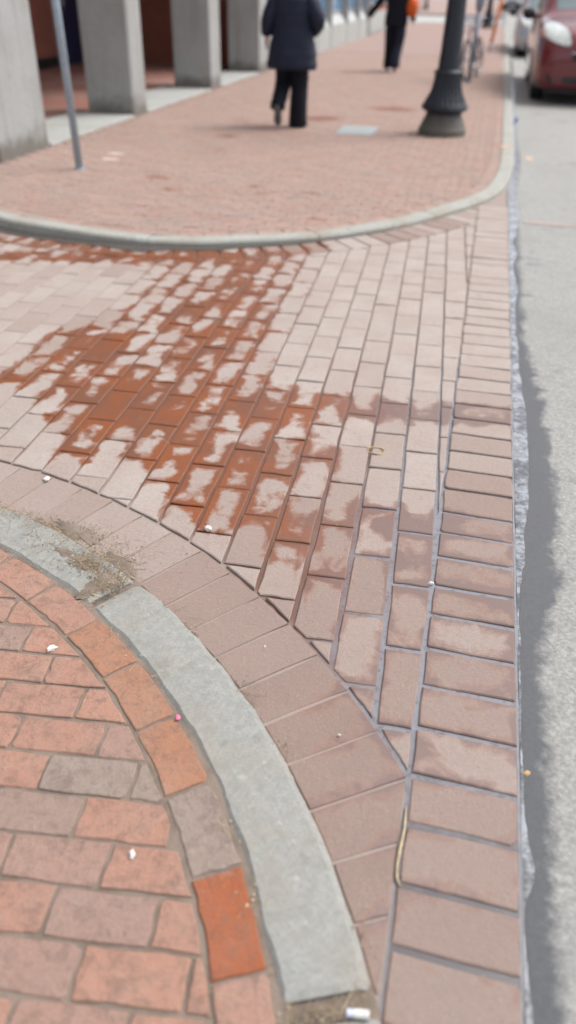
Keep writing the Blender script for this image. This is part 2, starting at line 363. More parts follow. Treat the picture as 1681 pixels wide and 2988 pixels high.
# ------------------------------------------------------------------ brick tools
def offset_poly(p, d):
    n = len(p); out = []
    for i in range(n):
        a, b, c = Vector(p[i-1]), Vector(p[i]), Vector(p[(i+1) % n])
        e1 = (b-a); e2 = (c-b)
        if e1.length < 1e-7 or e2.length < 1e-7: out.append((b.x, b.y)); continue
        n1 = Vector((-e1.y, e1.x)).normalized(); n2 = Vector((-e2.y, e2.x)).normalized()
        k = 1 + n1.dot(n2); q = b + (n1+n2)*(d/max(k, 0.5)); out.append((q.x, q.y))
    return out
def area(p): return 0.5*sum(p[i-1][0]*p[i][1]-p[i][0]*p[i-1][1] for i in range(len(p)))
def clip(p, q, n):          # keep the side where (v-q).n >= 0
    out = []
    for i in range(len(p)):
        a, b = p[i-1], p[i]
        da = (a[0]-q[0])*n[0]+(a[1]-q[1])*n[1]; db = (b[0]-q[0])*n[0]+(b[1]-q[1])*n[1]
        if (da >= 0) != (db >= 0):
            t = da/(da-db); out.append((a[0]+(b[0]-a[0])*t, a[1]+(b[1]-a[1])*t))
        if db >= 0: out.append(b)
    res = []
    for v in out:
        if not res or math.hypot(v[0]-res[-1][0], v[1]-res[-1][1]) > 0.004: res.append(v)
    if len(res) > 1 and math.hypot(res[0][0]-res[-1][0], res[0][1]-res[-1][1]) < 0.004: res.pop()
    return res
def roughen(p, amp, mid=1):
    out = []
    n = len(p)
    for i in range(n):
        a, b = p[i], p[(i+1) % n]
        out.append((a[0]+random.uniform(-amp, amp), a[1]+random.uniform(-amp, amp)))
        L = math.hypot(b[0]-a[0], b[1]-a[1])
        if L > 0.05:
            for k in range(1, mid+1):
                t = k/(mid+1) + random.uniform(-0.08, 0.08)
                nx, ny = -(b[1]-a[1])/L, (b[0]-a[0])/L; w = random.uniform(-amp, amp)*1.1
                out.append((a[0]+(b[0]-a[0])*t+nx*w, a[1]+(b[1]-a[1])*t+ny*w))
    return out
def chip(p, prob):
    out = []
    n = len(p)
    for i in range(n):
        a, b, c = Vector(p[i-1]), Vector(p[i]), Vector(p[(i+1) % n])
        if random.random() < prob and (a-b).length > 0.05 and (c-b).length > 0.05:
            k1, k2 = random.uniform(.005, .014), random.uniform(.005, .014); q1 = b+(a-b).normalized()*k1; q2 = b+(c-b).normalized()*k2
            out += [tuple(q1), tuple(b+((q1+q2)/2-b)*random.uniform(0.7, 1.1)), tuple(q2)]
        else: out.append(p[i])
    return out
def brick(mb, poly, z0, z1, bev, loc, wetf=None, rnd=0.5, tilt=0.0, zf=None):
    """loc(x,y) -> normalised brick coordinates; chamfered prism"""
    if area(poly) < 0: poly = poly[::-1]
    n = len(poly); inn = offset_poly(poly, bev); tx, ty = random.uniform(-tilt, tilt), random.uniform(-tilt, tilt)
    cx = sum(v[0] for v in poly)/n; cy = sum(v[1] for v in poly)/n
    dz = zf(cx, cy) if zf else 0.0
    if zf:
        e = 0.05; gx = (zf(cx+e, cy)-zf(cx-e, cy))/(2*e); gy = (zf(cx, cy+e)-zf(cx, cy-e))/(2*e); tx += gx; ty += gy
    Z = lambda x, y, z: z + dz + tx*(x-cx) + ty*(y-cy)
    vs = [(x, y, Z(x, y, z0)) for x, y in poly] + [(x, y, Z(x, y, z1-bev*0.8)) for x, y in poly] + [(x, y, Z(x, y, z1)) for x, y in inn]
    fs = [tuple(range(2*n, 3*n))]
    for i in range(n):
        k = (i+1) % n; fs.append((i, k, n+k, n+i)); fs.append((n+i, n+k, 2*n+k, 2*n+i))
    bl = []; wt = []
    for v in vs:
        a, b = loc(v[0], v[1]); bl.append((a, b, rnd)); wt.append(wetf(v[0], v[1]) if wetf else 0.0)
    mb.add(vs, fs, wt, bl)
    return (cx, cy, z1+dz)
def frame_loc(cx, cy, ang, hx, hy):
    c, s_ = math.cos(ang), math.sin(ang)
    return lambda x, y: (((x-cx)*c+(y-cy)*s_)/hx, (-(x-cx)*s_+(y-cy)*c)/hy)

# ------------------------------------------------------------------ plan of the corner
C0 = (-1.98, -0.23); R_IN, R_OUT, R_BORD = 2.03, 2.205, 2.455      # near kerb
KOUT = [(-7.4, 7.6), (-5.2, 6.35), (-4.2, 5.68), (-3.45, 5.31), (-2.95, 5.16), (-2.40, 5.06), (-1.92, 5.07), (-1.41, 5.27), (-0.955, 5.556), (-0.52, 6.0), (-0.235, 6.43), (0.05, 6.95), (0.235, 7.5), (0.325, 8.3), (0.36, 9.4), (0.375, 12.0), (0.385, 18.0), (0.385, 46.0)]
def off_line(line, d):
    out = []
    for i, p in enumerate(line):
        a = Vector(line[max(i-1, 0)]); b = Vector(line[min(i+1, len(line)-1)]); t = (b-a).normalized(); n = Vector((-t.y, t.x))
        out.append((p[0]+n.x*d, p[1]+n.y*d))
    return out
def smooth_line(line, n=5):
    out = []
    for i in range(len(line)-1):
        p0 = Vector(line[max(i-1, 0)]); p1 = Vector(line[i]); p2 = Vector(line[i+1]); p3 = Vector(line[min(i+2, len(line)-1)])
        for k in range(n):
            t = k/n
            q = 0.5*((2*p1)+(p2-p0)*t+(2*p0-5*p1+4*p2-p3)*t*t+(3*p1-p0-3*p2+p3)*t**3); out.append((q.x, q.y))
    out.append(line[-1]); return out
KS = smooth_line(KOUT)
KERB_W = 0.138
ZS = 0.036          # far sidewalk height
ZN = 0.028          # near sidewalk height
ZR = -0.030         # road
def zalley(x, y): return -0.035*sstep(1.9, 3.3, -x)*sstep(3.7, 5.0, y)
def side_dist(line, x, y):       # signed distance, positive on the left of the line (towards the far sidewalk)
    best = None
    for i in range(len(line)-1):
        ax, ay = line[i]; bx, by = line[i+1]; L = math.hypot(bx-ax, by-ay); tx, ty = (bx-ax)/L, (by-ay)/L
        t = max(0, min(L, (x-ax)*tx+(y-ay)*ty)); dx, dy = x-ax-tx*t, y-ay-ty*t; d = math.hypot(dx, dy)
        if best is None or d < best[0]:
            sgn = 1 if (-ty)*(x-ax)+tx*(y-ay) > 0 else -1
            best = (d, sgn, (ax+tx*t, ay+ty*t), (-ty, tx))
    return best[0]*best[1], best[2], best[3]

# damp patches of the driveway, metres: centre, half sizes, strength
WET = [(-1.82,3.34,.16,.20,.8),(-1.65,3.28,.17,.20,.95),(-1.58,2.83,.2,.14,.75),(-1.38,2.85,.2,.17,.95),(-1.21,2.85,.2,.17,.95),(-1.3,2.63,.22,.15,.95),
 (-1.1,2.65,.2,.15,.95),(-.93,2.89,.2,.14,.9),(-.77,2.82,.2,.13,.9),(-.86,2.54,.13,.16,.8),(-1.24,3.29,.14,.25,.8),(-1.23,3.56,.13,.28,.85),(-1.48,3.91,.14,.3,.8),
 (-1.3,4.1,.13,.3,.8),(-1.36,4.61,.14,.25,.8),(-1.55,4.9,.2,.16,.95),(-1.75,4.94,.2,.13,.95),(-1.3,4.98,.16,.18,.85),(-1.22,5.1,.16,.16,.8),(-.68,2.49,.14,.13,.9),
 (-.69,2.34,.12,.1,.9),(-.62,2.39,.12,.1,.9),(-1.07,3.9,.1,.16,.85),(-1.06,3.45,.13,.16,.8),(-.41,2.0,.09,.08,.95),(-.48,2.05,.08,.07,.9),(-.37,2.51,.07,.1,.75),
 (-.71,2.12,.1,.1,.65),(-.92,2.2,.14,.06,.65),(-.73,2.04,.08,.06,.65),(-1.05,2.5,.2,.15,.75),(-2.92,4.58,.3,.10,.9),(-2.61,4.68,.3,.10,.9),(-2.23,4.79,.3,.11,.9),(-1.95,4.84,.25,.12,.95),
 (-2.7,4.98,.6,.10,.85),(-1.95,2.86,.25,.06,.9),(-1.74,2.80,.15,.05,.8),(-1.37,2.37,.13,.10,.75),(-1.0,3.05,.3,.15,.6),(-1.45,3.05,.22,.2,.7),(-1.0,2.93,.35,.10,.85),(-.69,2.94,.3,.10,.85),(-.35,2.97,.3,.095,.9),(-.02,3.03,.25,.09,.9),(.22,3.06,.15,.09,.8),
 (-.20,2.15,.14,.07,.95),(-.06,2.16,.14,.07,1.0),(.06,2.20,.14,.065,.95),(.17,2.2,.12,.06,.85),(-.17,1.82,.15,.05,.95),(-.04,1.83,.14,.05,.95),(.08,1.85,.14,.05,.9),(.2,1.84,.13,.045,.85),
 (.09,1.26,.045,.05,.9),(.10,1.20,.05,.02,.9),(.06,2.03,.06,.06,.65),(.05,1.72,.05,.10,.5),(-.02,2.0,.1,.1,.6),(-.02,1.72,.07,.06,.7),(.19,0.83,.07,.03,.7),(.13,0.78,.05,.02,.65),(-1.35,4.35,.3,.3,.65),(-1.5,3.6,.25,.25,.45)]
def wet_alley(x, y):
    w = 0.0
    for cx, cy, a, b, s_ in WET:
        d = ((x-cx)/a)**2+((y-cy)/b)**2
        if d < 5: w = max(w, 0.86*s_*math.exp(-0.6*d))
    T = ((1.7, -.42, .12), (2.1, -.58, .2), (2.45, -.84, .30), (2.85, -1.22, .58), (3.3, -1.42, .40), (4.0, -1.34, .34), (5.0, -1.5, .42), (9, -1.5, .42))
    xc, hw = T[0][1:]
    for (y0, a0, h0), (y1, a1, h1) in zip(T[:-1], T[1:]):
        if y0 <= y <= y1: k = (y-y0)/(y1-y0); xc = a0+(a1-a0)*k; hw = h0+(h1-h0)*k
    base = (0.42-0.10*sstep(3.2, 3.8, y))*sstep(hw+0.42, hw-0.06, abs(x-xc))*sstep(1.75, 2.1, y)
    right = 0.37*sstep(-0.45, -0.02, x)*sstep(2.6, 2.0, y)*(0.55+0.45*sstep(0.7, 1.35, y))
    return max(w, base, right)
def wet_bed(x, y):
    far = sstep(0.5, 1.3, math.hypot((x+.9)/1.0, (y-3.2)/2.0))
    border = sstep(R_BORD+0.03, R_BORD-0.06, math.hypot(x-C0[0], y-C0[1]))
    v = max(wet_alley(x, y)*1.0, 0.34*sstep(-1.2, -0.2, x)*sstep(4.4, 3.0, y))
    if x > 0.03: border = 0
    return v*(1-0.9*border)
FSPOT = [(-2.8,7.0,.12,.1),(-2.49,6.58,.12,.09),(-1.39,6.79,.1,.08),(-1.74,6.67,.08,.06),(-1.12,5.95,.08,.06),(-2.74,8.49,.12,.1),(-1.31,12.5,.4,.3),(-1.9,6.9,.08,.06),(-2.1,11.2,.3,.3),(-1.6,6.2,.06,.05),(-2.9,9.4,.15,.12)]
def wet_far(x, y):
    w = 0
    for cx, cy, a, b in FSPOT:
        d = ((x-cx)/a)**2+((y-cy)/b)**2
        if d < 5: w = max(w, 0.85*math.exp(-0.5*d))
    return w

# ------------------------------------------------------------------ ground, road
mb = MB(); mb.add([(-300,-120,-0.10),(300,-120,-0.10),(300,480,-0.10),(-300,480,-0.10)], [(0,1,2,3)])
tag(mb.build('ground', M_asphalt), kind='structure')
mb = MB(); ys = [-6]+[i*1.0 for i in range(-5, 30)]+[40, 60, 90, 140, 200]
rowv = []
for y in ys: rowv += [(0.296, y, ZR), (1.2, y, ZR), (3.0, y, ZR), (8.2, y, ZR)]
fs = []
for i in range(len(ys)-1):
    for j in range(3): a = i*4+j; fs.append((a, a+1, a+5, a+4))
mb.add(rowv, fs); tag(mb.build('road', M_asphalt), kind='structure')
mb = MB(); mb.add([(-60,46.0,ZR+0.004),(0.29,46.0,ZR+0.004),(0.29,60,ZR+0.004),(-60,60,ZR+0.004)], [(0,1,2,3)])
tag(mb.build('cross_street', M_asphalt), kind='structure')
for y0, y1 in ((46.4, 47.3), (50.0, 50.6), (52.2, 52.9), (54.8, 55.6)):
    mb = MB(); mb.box(-9, 0.1, y0, y1, ZR+0.004, ZR+0.012); tag(mb.build('crosswalk_line', M_white), kind='structure')

# ------------------------------------------------------------------ driveway paving
def circ_d(x, y): return math.hypot(x-C0[0], y-C0[1])
mb = MB(); nx, ny = 150, 200; X0, X1, Y0, Y1 = -7.0, 0.297, -1.5, 8.6
idx = {}; vs = []; wt = []
for j in range(ny+1):
    for i in range(nx+1):
        u = (i/nx); x = X1-(X1-X0)*(1-u)**1.6 if u < 1 else X1
        y = Y0+(Y1-Y0)*j/ny; bd = sstep(R_BORD+0.02, R_BORD-0.05, math.hypot(x-C0[0], y-C0[1])) if x < 0.03 else 0.0; vs.append((x, y, -0.011+max(0.0075*bd, 0.006*sstep(0.2, 0.5, wet_alley(x, y))*sstep(-0.15, -0.4, x), 0.006*sstep(-0.5, -0.1, x)*sstep(2.7, 2.1, y), 0.0075*sstep(-1.6, -2.0, x))+zalley(x, y))); wt.append(wet_bed(x, y))
fs = [(j*(nx+1)+i, j*(nx+1)+i+1, (j+1)*(nx+1)+i+1, (j+1)*(nx+1)+i) for j in range(ny) for i in range(nx)]
mb.add(vs, fs, wt); alley = tag(mb.build('driveway_paving', M_bed, attrs=True), kind='structure')

J = 0.0115
cand = []       # (distance, poly, loc, kind)
def finish_piece(poly, ang, ox, oy, hx, hy):
    poly = [p for p in poly]
    if len(poly) < 3 or abs(area(poly)) < 0.0006: return
    cx = sum(v[0] for v in poly)/len(poly); cy = sum(v[1] for v in poly)/len(poly)
    return (math.hypot(cx, cy), poly, frame_loc(ox, oy, ang, hx, hy))
# straight soldier course beside the road
y = 0.08; k = 0; soldier = []
PY = [0.34, 0.482, 0.622, 0.763, 0.891, 1.032, 1.160, 1.303, 1.445, 1.585, 1.726, 1.862, 2.009, 2.145, 2.272, 2.428]
while PY[-1] < 6.9: PY.append(PY[-1]+random.uniform(0.136, 0.148))
for a, b in zip(PY[:-1], PY[1:]):
    sk = 0.004; JS_ = J+0.0045*sstep(2.6, 1.8, a)*(0.4+0.6*sstep(0.8, 1.3, a))+random.uniform(-.0015, .0015)
    p = [(0.045+JS_/2+random.uniform(-.002,.002), a+JS_/2+sk), (0.289, a+JS_/2-sk*0.4), (0.289, b-JS_/2-sk*0.4), (0.045+JS_/2+random.uniform(-.002,.002), b-JS_/2+sk)]
    cy = (a+b)/2
    if cy > 6.3:
        d, q, n = side_dist(KS, 0.16, cy); p = clip(p, (q[0]-n[0]*0.012, q[1]-n[1]*0.012), (-n[0], -n[1]))
    t = finish_piece(p, math.pi/2, 0.167, cy, 0.066, 0.125)
    if t: soldier.append(t)
# curved border along the near kerb
nb = int((math.pi*0.62)*2.33/0.138); border = []
for i in range(nb):
    a0 = R(14)+i*0.138/2.33; a1 = a0+0.138/2.33; am = (a0+a1)/2
    pr = lambda r, a: (C0[0]+r*math.cos(a), C0[1]+r*math.sin(a))
    ji = J*0.30
    p = [pr(R_OUT+0.004, a0+ji/R_OUT), pr(R_BORD-J/2, a0+ji/R_BORD), pr(R_BORD-J/2, a1-ji/R_BORD), pr(R_OUT+0.004, a1-ji/R_OUT)]
    p = clip(p, (0.045-J/2, 0), (-1, 0))
    c = pr(2.325, am); t = finish_piece(p, am+math.pi/2, c[0], c[1], 0.066, 0.125)
    if t: border.append(t)
# curved border along the far kerb
KB = off_line(KS, -0.265); tot = []
seg = 0.0; far_border = []
acc = [0.0]
for i in range(1, len(KS)): acc.append(acc[-1]+math.hypot(KS[i][0]-KS[i-1][0], KS[i][1]-KS[i-1][1]))
def at_len(line, s_):
    for i in range(1, len(acc)):
        if acc[i] >= s_:
            t = (s_-acc[i-1])/(acc[i]-acc[i-1]); return (line[i-1][0]+(line[i][0]-line[i-1][0])*t, line[i-1][1]+(line[i][1]-line[i-1][1])*t)
    return line[-1]
KE = off_line(KS, -0.006); KBI = off_line(KS, -0.259)
s_ = 2.0
while True:
    e = s_+0.142; a = at_len(KE, s_+J/2); b = at_len(KE, e-J/2); c = at_len(KBI, e-J/2); d = at_len(KBI, s_+J/2)
    if b[1] > 7.6: break
    p = [d, c, b, a]
    p = clip(p, (0.045-J/2, 0), (-1, 0)) if a[0] > -0.5 else p
    m = ((a[0]+c[0])/2, (a[1]+c[1])/2); ang = math.atan2(b[1]-a[1], b[0]-a[0])
    t = finish_piece(p, ang, m[0], m[1], 0.066, 0.125)
    if t: far_border.append(t)
    s_ = e
# running-bond field, turned three degrees against the kerb line
FA = math.atan2(1, -0.05); fc, fs_ = math.cos(FA), math.sin(FA)      # long axis of the pavers
LX, PW = 0.277, 0.1315
field = []
for ci in range(-8, 60):
    off = random.uniform(-0.02, 0.02)+(0.5*LX if ci % 2 else 0.0)+0.03
    lateral = -0.062+0.05*1.5-ci*PW           # x of the column's right edge at y=1.5 is about -0.06
    for ri in range(-4, 34):
        u0 = ri*LX+off; u1 = u0+LX
        jj = random.uniform(-.003, .003)
        def w(u, v):  # u along long axis, v to the right
            return (v*fs_ + u*fc, -v*fc + u*fs_)
        rx = lateral
        lr = sstep(2.7, 2.1, ri*LX+off+0.14)*sstep(-0.6, -0.3, lateral-0.05*1.5); jc = J*(0.36+0.26*lr); jl = J*(0.45+0.26*lr)
        p = [w(u0+jc, rx-PW+jl), w(u0+jc, rx-jl), w(u1-jc+jj, rx-jl), w(u1-jc+jj, rx-PW+jl)]
        cx = sum(v[0] for v in p)/4; cy = sum(v[1] for v in p)/4
        if cx < -6.6 or cx > 0.2 or cy < 0.2 or cy > 7.6: continue
        oc = (cx, cy)
        dcir = circ_d(cx, cy)
        if dcir < R_BORD-0.16: continue
        if dcir < R_BORD+0.22:
            a = math.atan2(cy-C0[1], cx-C0[0]); n = (math.cos(a), math.sin(a))
            p = clip(p, (C0[0]+n[0]*(R_BORD+J/2), C0[1]+n[1]*(R_BORD+J/2)), n)
        if cx > -0.35 and p: p = clip(p, (0.045-J/2, 0), (-1, 0))
        if len(p) < 3: continue
        d, q, n = side_dist(KB, cx, cy)
        if d > 0.2: continue
        if d > -0.25: p = clip(p, (q[0]-n[0]*J/2, q[1]-n[1]*J/2), (-n[0], -n[1]))
        t = finish_piece(p, FA-math.pi/2, oc[0], oc[1], 0.066, 0.139)
        if t: field.append(t)
def vis_key(t):   # what the photo shows largest first: near pieces inside the picture's width
    cx = sum(v[0] for v in t[1])/len(t[1]); cy = sum(v[1] for v in t[1])/len(t[1])
    out = 0 if cx > -0.55*cy-0.55 else 6
    return t[0]+out
def lay(pieces, limit, name, parent, mat, z0, z1, bev, amp, wetf, tilt, zf, stuffname, mid=1, rndf=None, chips=0.0):
    pieces.sort(key=vis_key)
    rest = MB()
    for i, (d, poly, loc) in enumerate(pieces):
        pp = roughen(chip(poly, chips) if chips and i < limit else poly, amp, mid if i < limit else 0) if amp else poly
        m = MB() if i < limit else rest
        cx = sum(v[0] for v in poly)/len(poly); cy = sum(v[1] for v in poly)/len(poly)
        rn = rndf(cx, cy) if rndf else random.random()
        c = brick(m, pp, z0, z1+random.uniform(-.0015, .0015), bev, loc, wetf, rn, tilt, zf)
        if i < limit: m.build(name, mat, parent, loc=(c[0], c[1], c[2]), attrs=True)
    if rest.v:
        o = rest.build(stuffname, mat, parent, attrs=True); o['kind'] = 'stuff'
lay(soldier, 200, 'edging_brick', alley, M_paver, -0.03, 0.0, 0.0035, 0.0022, wet_alley, 0.012, zalley, 'edging_rest', 1, lambda x, y: random.uniform(0.24, 0.46)+0.34*sstep(2.2, 4.2, y), 0.35)
lay(border, 200, 'border_brick', alley, M_paver, -0.03, 0.0, 0.0025, 0.0016, wet_alley, 0.006, zalley, 'border_rest', 1, lambda x, y: random.uniform(0.0, 0.30)+0.35*sstep(1.5, 1.9, y))
lay(far_border, 200, 'border_brick', alley, M_paver, -0.03, 0.0, 0.004, 0.0018, wet_alley, 0.008, zalley, 'border_rest')
lay(field, 300, 'brick', alley, M_paver, -0.03, 0.0, 0.0032, 0.0020, wet_alley, 0.010, zalley, 'brick_field', 2, lambda x, y: random.uniform(0.36, 1.0) if x < -0.9 else random.uniform(0.26, 0.5)+0.22*sstep(1.9, 2.9, y)+0.12*sstep(2.9, 4.0, y))  # right-hand pavers paler with distance: grazing sheen put into their tone
# low concrete edge between the paving and the asphalt
mb = MB(); vs = []; n = 90
for i in range(n+1):
    y = -0.6+8.3*i/n; w = random.uniform(-.0035, .0035)
    vs += [(0.288, y, -0.03), (0.2905, y, -0.004), (0.2985+w*.6, y, -0.006), (0.302+w*.6, y, -0.05)]
mb.add(vs, [(a*4+j, a*4+j+1, a*4+5+j, a*4+4+j) for a in range(n) for j in range(3)])
fixn(tag(mb.build('paving_edge', M_conc), kind='structure'))

# ------------------------------------------------------------------ near sidewalk and its kerb
mb = MB(); arc = [(C0[0]+(R_IN+0.016)*math.cos(a), C0[1]+(R_IN+0.016)*math.sin(a)) for a in [R(-5)+i*R(100)/60 for i in range(61)]]
poly = arc+[(-6.5, 2.05), (-6.5, -4), (0.04, -4)]
mb.add([(x, y, ZN-0.0040) for x, y in poly]+[(x, y, -0.12) for x, y in poly], [tuple(range(len(poly)))]+[(i, len(poly)+i, len(poly)+(i+1) % len(poly), (i+1) % len(poly)) for i in range(len(poly))])
near = fixn(tag(mb.build('near_sidewalk', M_soil), kind='structure'))
JN = 0.0085
hdr = []; RH = R_IN-0.008
ha = R(1.97)
while ha < R(128):
    hb = ha+0.207/(RH-0.05); pr = lambda r, a: (C0[0]+r*math.cos(a), C0[1]+r*math.sin(a))
    am = (ha+hb)/2; g = JN/2/RH
    p = [pr(RH-0.100, ha+g), pr(RH, ha+g), pr(RH+0.001, am), pr(RH, hb-g), pr(RH-0.100, hb-g), pr(RH-0.0985, am)]
    c = pr(RH-0.05, am)
    if c[0] > -4: hdr.append((math.hypot(*c), p, frame_loc(c[0], c[1], am, 0.05, 0.1)))
    ha = hb
RF = RH-0.112; nf = []
na = R(7); nc, ns = math.cos(na), math.sin(na)
for ri in range(-30, 30):
    o = random.uniform(-.015, .015)+(0.103 if ri % 2 else 0)-0.005
    for ki in range(-24, 14):
        u0 = ki*0.206+o; u1 = u0+0.206; v0 = ri*0.101-0.023; v1 = v0+0.101
        jj = random.uniform(-.003, .003)
        p = [(u*nc-v*ns, u*ns+v*nc) for u, v in ((u0+JN/2, v0+JN/2), (u1-JN/2, v0+JN/2), (u1-JN/2, v1-JN/2+jj), (u0+JN/2, v1-JN/2))]
        cx = sum(v[0] for v in p)/4; cy = sum(v[1] for v in p)/4
        if cx < -2.2 or cy < 0.0 or cx > 0.2: continue
        d = circ_d(cx, cy)
        if d > RF+0.12: continue
        if d > RF-0.13:
            a = math.atan2(cy-C0[1], cx-C0[0]); n = (math.cos(a), math.sin(a))
            p = clip(p, (C0[0]+n[0]*RF, C0[1]+n[1]*RF), (-n[0], -n[1]))
        if len(p) < 3 or abs(area(p)) < 0.0008: continue
        nf.append((math.hypot(cx, cy), p, frame_loc(cx, cy, na, 0.1, 0.05)))
FIXED = [((-0.26, 0.755), 1.0), ((-0.185, 0.60), 0.35), ((-0.36, 0.90), 0.74), ((-0.50, 1.07), 0.9), ((-0.65, 1.25), 0.88), ((-0.80, 1.38), 0.9), ((-0.55, 1.12), 0.9), ((-0.59, 0.965), 0.74)]
def near_rnd(x, y):
    for (a, b), r in FIXED:
        if math.hypot(x-a, y-b) < 0.07: return r
    warm = sstep(0.8, 1.25, y)
    r = random.random()
    return (0.05+0.35*r if r < 0.6+0.3*warm else 0.4+0.30*random.random())
lay(hdr, 200, 'header_brick', near, M_brick_near, -0.02, ZN, 0.0026, 0.0024, None, 0.012, None, 'header_rest', 2, near_rnd, 0.28)
lay(nf, 300, 'brick', near, M_brick_near, -0.02, ZN, 0.0026, 0.0026, None, 0.012, None, 'brick_rest', 2, near_rnd, 0.32)
# kerb stones, long curved granite pieces
kerb = empty('near_kerb', (C0[0], C0[1], 0)); kerb['kind'] = 'structure'
for a0, a1 in ((-8.0, 23.1), (24.4, 57.6), (58.3, 92.0), (92.6, 126)):
    mb = MB(); n = 90; rings = []
    for i in range(n+1):
        a = R(a0+(a1-a0)*i/n); e = 0.006 if i in (0, n) else 0.0
        nz = lambda k: mnoise.noise(Vector((a*22, k*7.3, a0)))*0.007+mnoise.noise(Vector((a*90, k*3.1, 2.0)))*0.0035
        ri, ro = R_IN+nz(1)+0.002, R_OUT+nz(2)-0.004; zt = ZN+0.003+nz(3)*0.5-e; zo = zt-0.010+nz(4)*0.5
        q = lambda r, z: (r*math.cos(a), r*math.sin(a), z)
        rings.append([q(ri, -0.1), q(ri+0.001, zt-0.008), q(ri+0.010, zt), q((ri*2+ro)/3, zt+nz(6)*0.4), q((ri+ro*2)/3, zt-0.002+nz(7)*0.4), q(ro-0.016, zo+0.005), q(ro, zo-0.008), q(ro+0.004, -0.1)])
    mb.loft(rings); fixn(mb.build('kerb_stone', M_kerb, kerb, smooth=False))
mb = MB()
for a0, a1 in ((22.9, 24.6), (57.4, 58.5), (91.8, 92.8)):
    pr = lambda r, a, z: (C0[0]+r*math.cos(R(a)), C0[1]+r*math.sin(R(a)), z)
    mb.add([pr(R_IN, a0, ZN-.016), pr(R_OUT, a0, ZN-.02), pr(R_OUT, a1, ZN-.02), pr(R_IN, a1, ZN-.016)], [(0, 1, 2, 3)])
tag(mb.build('kerb_joint_dirt', M_soil), kind='structure')

# ------------------------------------------------------------------ far sidewalk and its kerb
KI = off_line(KS, KERB_W)
inner = [p for p in KI]
mb = MB(); poly = inner+[(-4.5, 46), (-4.5, 18.0), (-9.4, 18.0), (-9.4, 8.4)]
poly = [(x, y) for x, y in poly]
mb.add([(x, y, ZS-0.007) for x, y in poly]+[(x, y, -0.15) for x, y in poly], [tuple(range(len(poly)))]+[(i, len(poly)+i, len(poly)+(i+1) % len(poly), (i+1) % len(poly)) for i in range(len(poly))])
def farbed():
    q = NT('far_joint_sand'); q.col(q.mix(q.noise(30, 5), (0.16, 0.10, 0.085), (0.30, 0.22, 0.185))); q.rough(0.95); return q.m
far = fixn(tag(mb.build('far_sidewalk', farbed()), kind='structure'))
mb = MB(); mb.add([(-4.45, 23.6, ZS-0.001), (0.2, 23.6, ZS-0.001), (0.2, 46, ZS-0.001), (-4.45, 46, ZS-0.001)], [(0, 1, 2, 3)])
tag(mb.build('far_sidewalk_end', M_floor_far, far))
KH = off_line(KS, KERB_W+0.112); ff = []; hd = []
acc2 = acc
s_ = 2.6; KHo = off_line(KS, KERB_W+0.006); KHi = off_line(KS, KERB_W+0.104)
while True:
    e = s_+0.206; a = at_len(KHo, s_+.004); b = at_len(KHo, e-.004); c = at_len(KHi, e-.004); d = at_len(KHi, s_+.004)
    if b[1] > 23.5: break
    m = ((a[0]+c[0])/2, (a[1]+c[1])/2)
    hd.append((math.hypot(*m), [a, b, c, d], frame_loc(m[0], m[1], math.atan2(b[1]-a[1], b[0]-a[0]), .1, .05))); s_ = e
JF = 0.010
for ri in range(int((23.5-5.0)/0.101)):
    v0 = 5.05+ri*0.101; v1 = v0+0.101; o = (0.103 if ri % 2 else 0)+random.uniform(-.02, .02)
    for ki in range(32):
        u0 = -5.6+ki*0.206+o; u1 = u0+0.206; cx, cy = (u0+u1)/2, (v0+v1)/2
        if cx < -4.42 and cy > 7.0: continue
        p = [(u0+JF/2, v0+JF/2), (u1-JF/2, v0+JF/2), (u1-JF/2, v1-JF/2), (u0+JF/2, v1-JF/2)]
        d, q, n = side_dist(KH, cx, cy) if (cy < 10.5 or cx > -0.3) else (9, None, None)
        if d < -0.12: continue
        if d < 0.16: p = clip(p, q, n)
        if len(p) < 3 or abs(area(p)) < 0.0008: continue
        ff.append((math.hypot(cx, cy), p, frame_loc(cx, cy, 0, .1, .05)))
lay(hd, 60, 'kerb_course_brick', far, M_brick_far, 0.02, ZS, 0.004, 0.0015, wet_far, 0.008, None, 'kerb_course_rest')
lay(ff, 300, 'brick', far, M_brick_far, 0.02, ZS, 0.004, 0.0018, wet_far, 0.012, None, 'brick_field')
kerb2 = empty('street_kerb', (0, 0, 0)); kerb2['kind'] = 'structure'
cuts = [0.0]
while cuts[-1] < acc[-1]-2.4: cuts.append(cuts[-1]+(1.15 if cuts[-1] < 7.5 else 2.2)+random.uniform(-.1, .1))
cuts.append(acc[-1])
for a, b in zip(cuts[:-1], cuts[1:]):
    mb = MB(); n = 14 if b-a < 2 else 10; rings = []
    for i in range(n+1):
        t = a+0.004+(b-a-0.008)*i/n; o = at_len(KS, t); ii = at_len(KI, t); dx, dy = ii[0]-o[0], ii[1]-o[1]; L = math.hypot(dx, dy); dx /= L; dy /= L
        nz = lambda k: mnoise.noise(Vector((t*4, k*5.1, 0.3)))*0.006
        e = 0.004 if i in (0, n) else 0
        q = lambda r, z: (o[0]+dx*r, o[1]+dy*r, z)
        zt = ZS+0.004+nz(1)*0.6-e
        rings.append([q(0.0, -0.14), q(0.004+nz(2), zt-0.016), q(0.016+nz(2), zt-0.002), q(KERB_W*0.5, zt), q(KERB_W-0.008+nz(3), zt), q(KERB_W-0.002, zt-0.008), q(KERB_W-0.002, -0.14)])
    mb.loft(rings); fixn(mb.build('kerb_stone', M_kerb_far, kerb2))

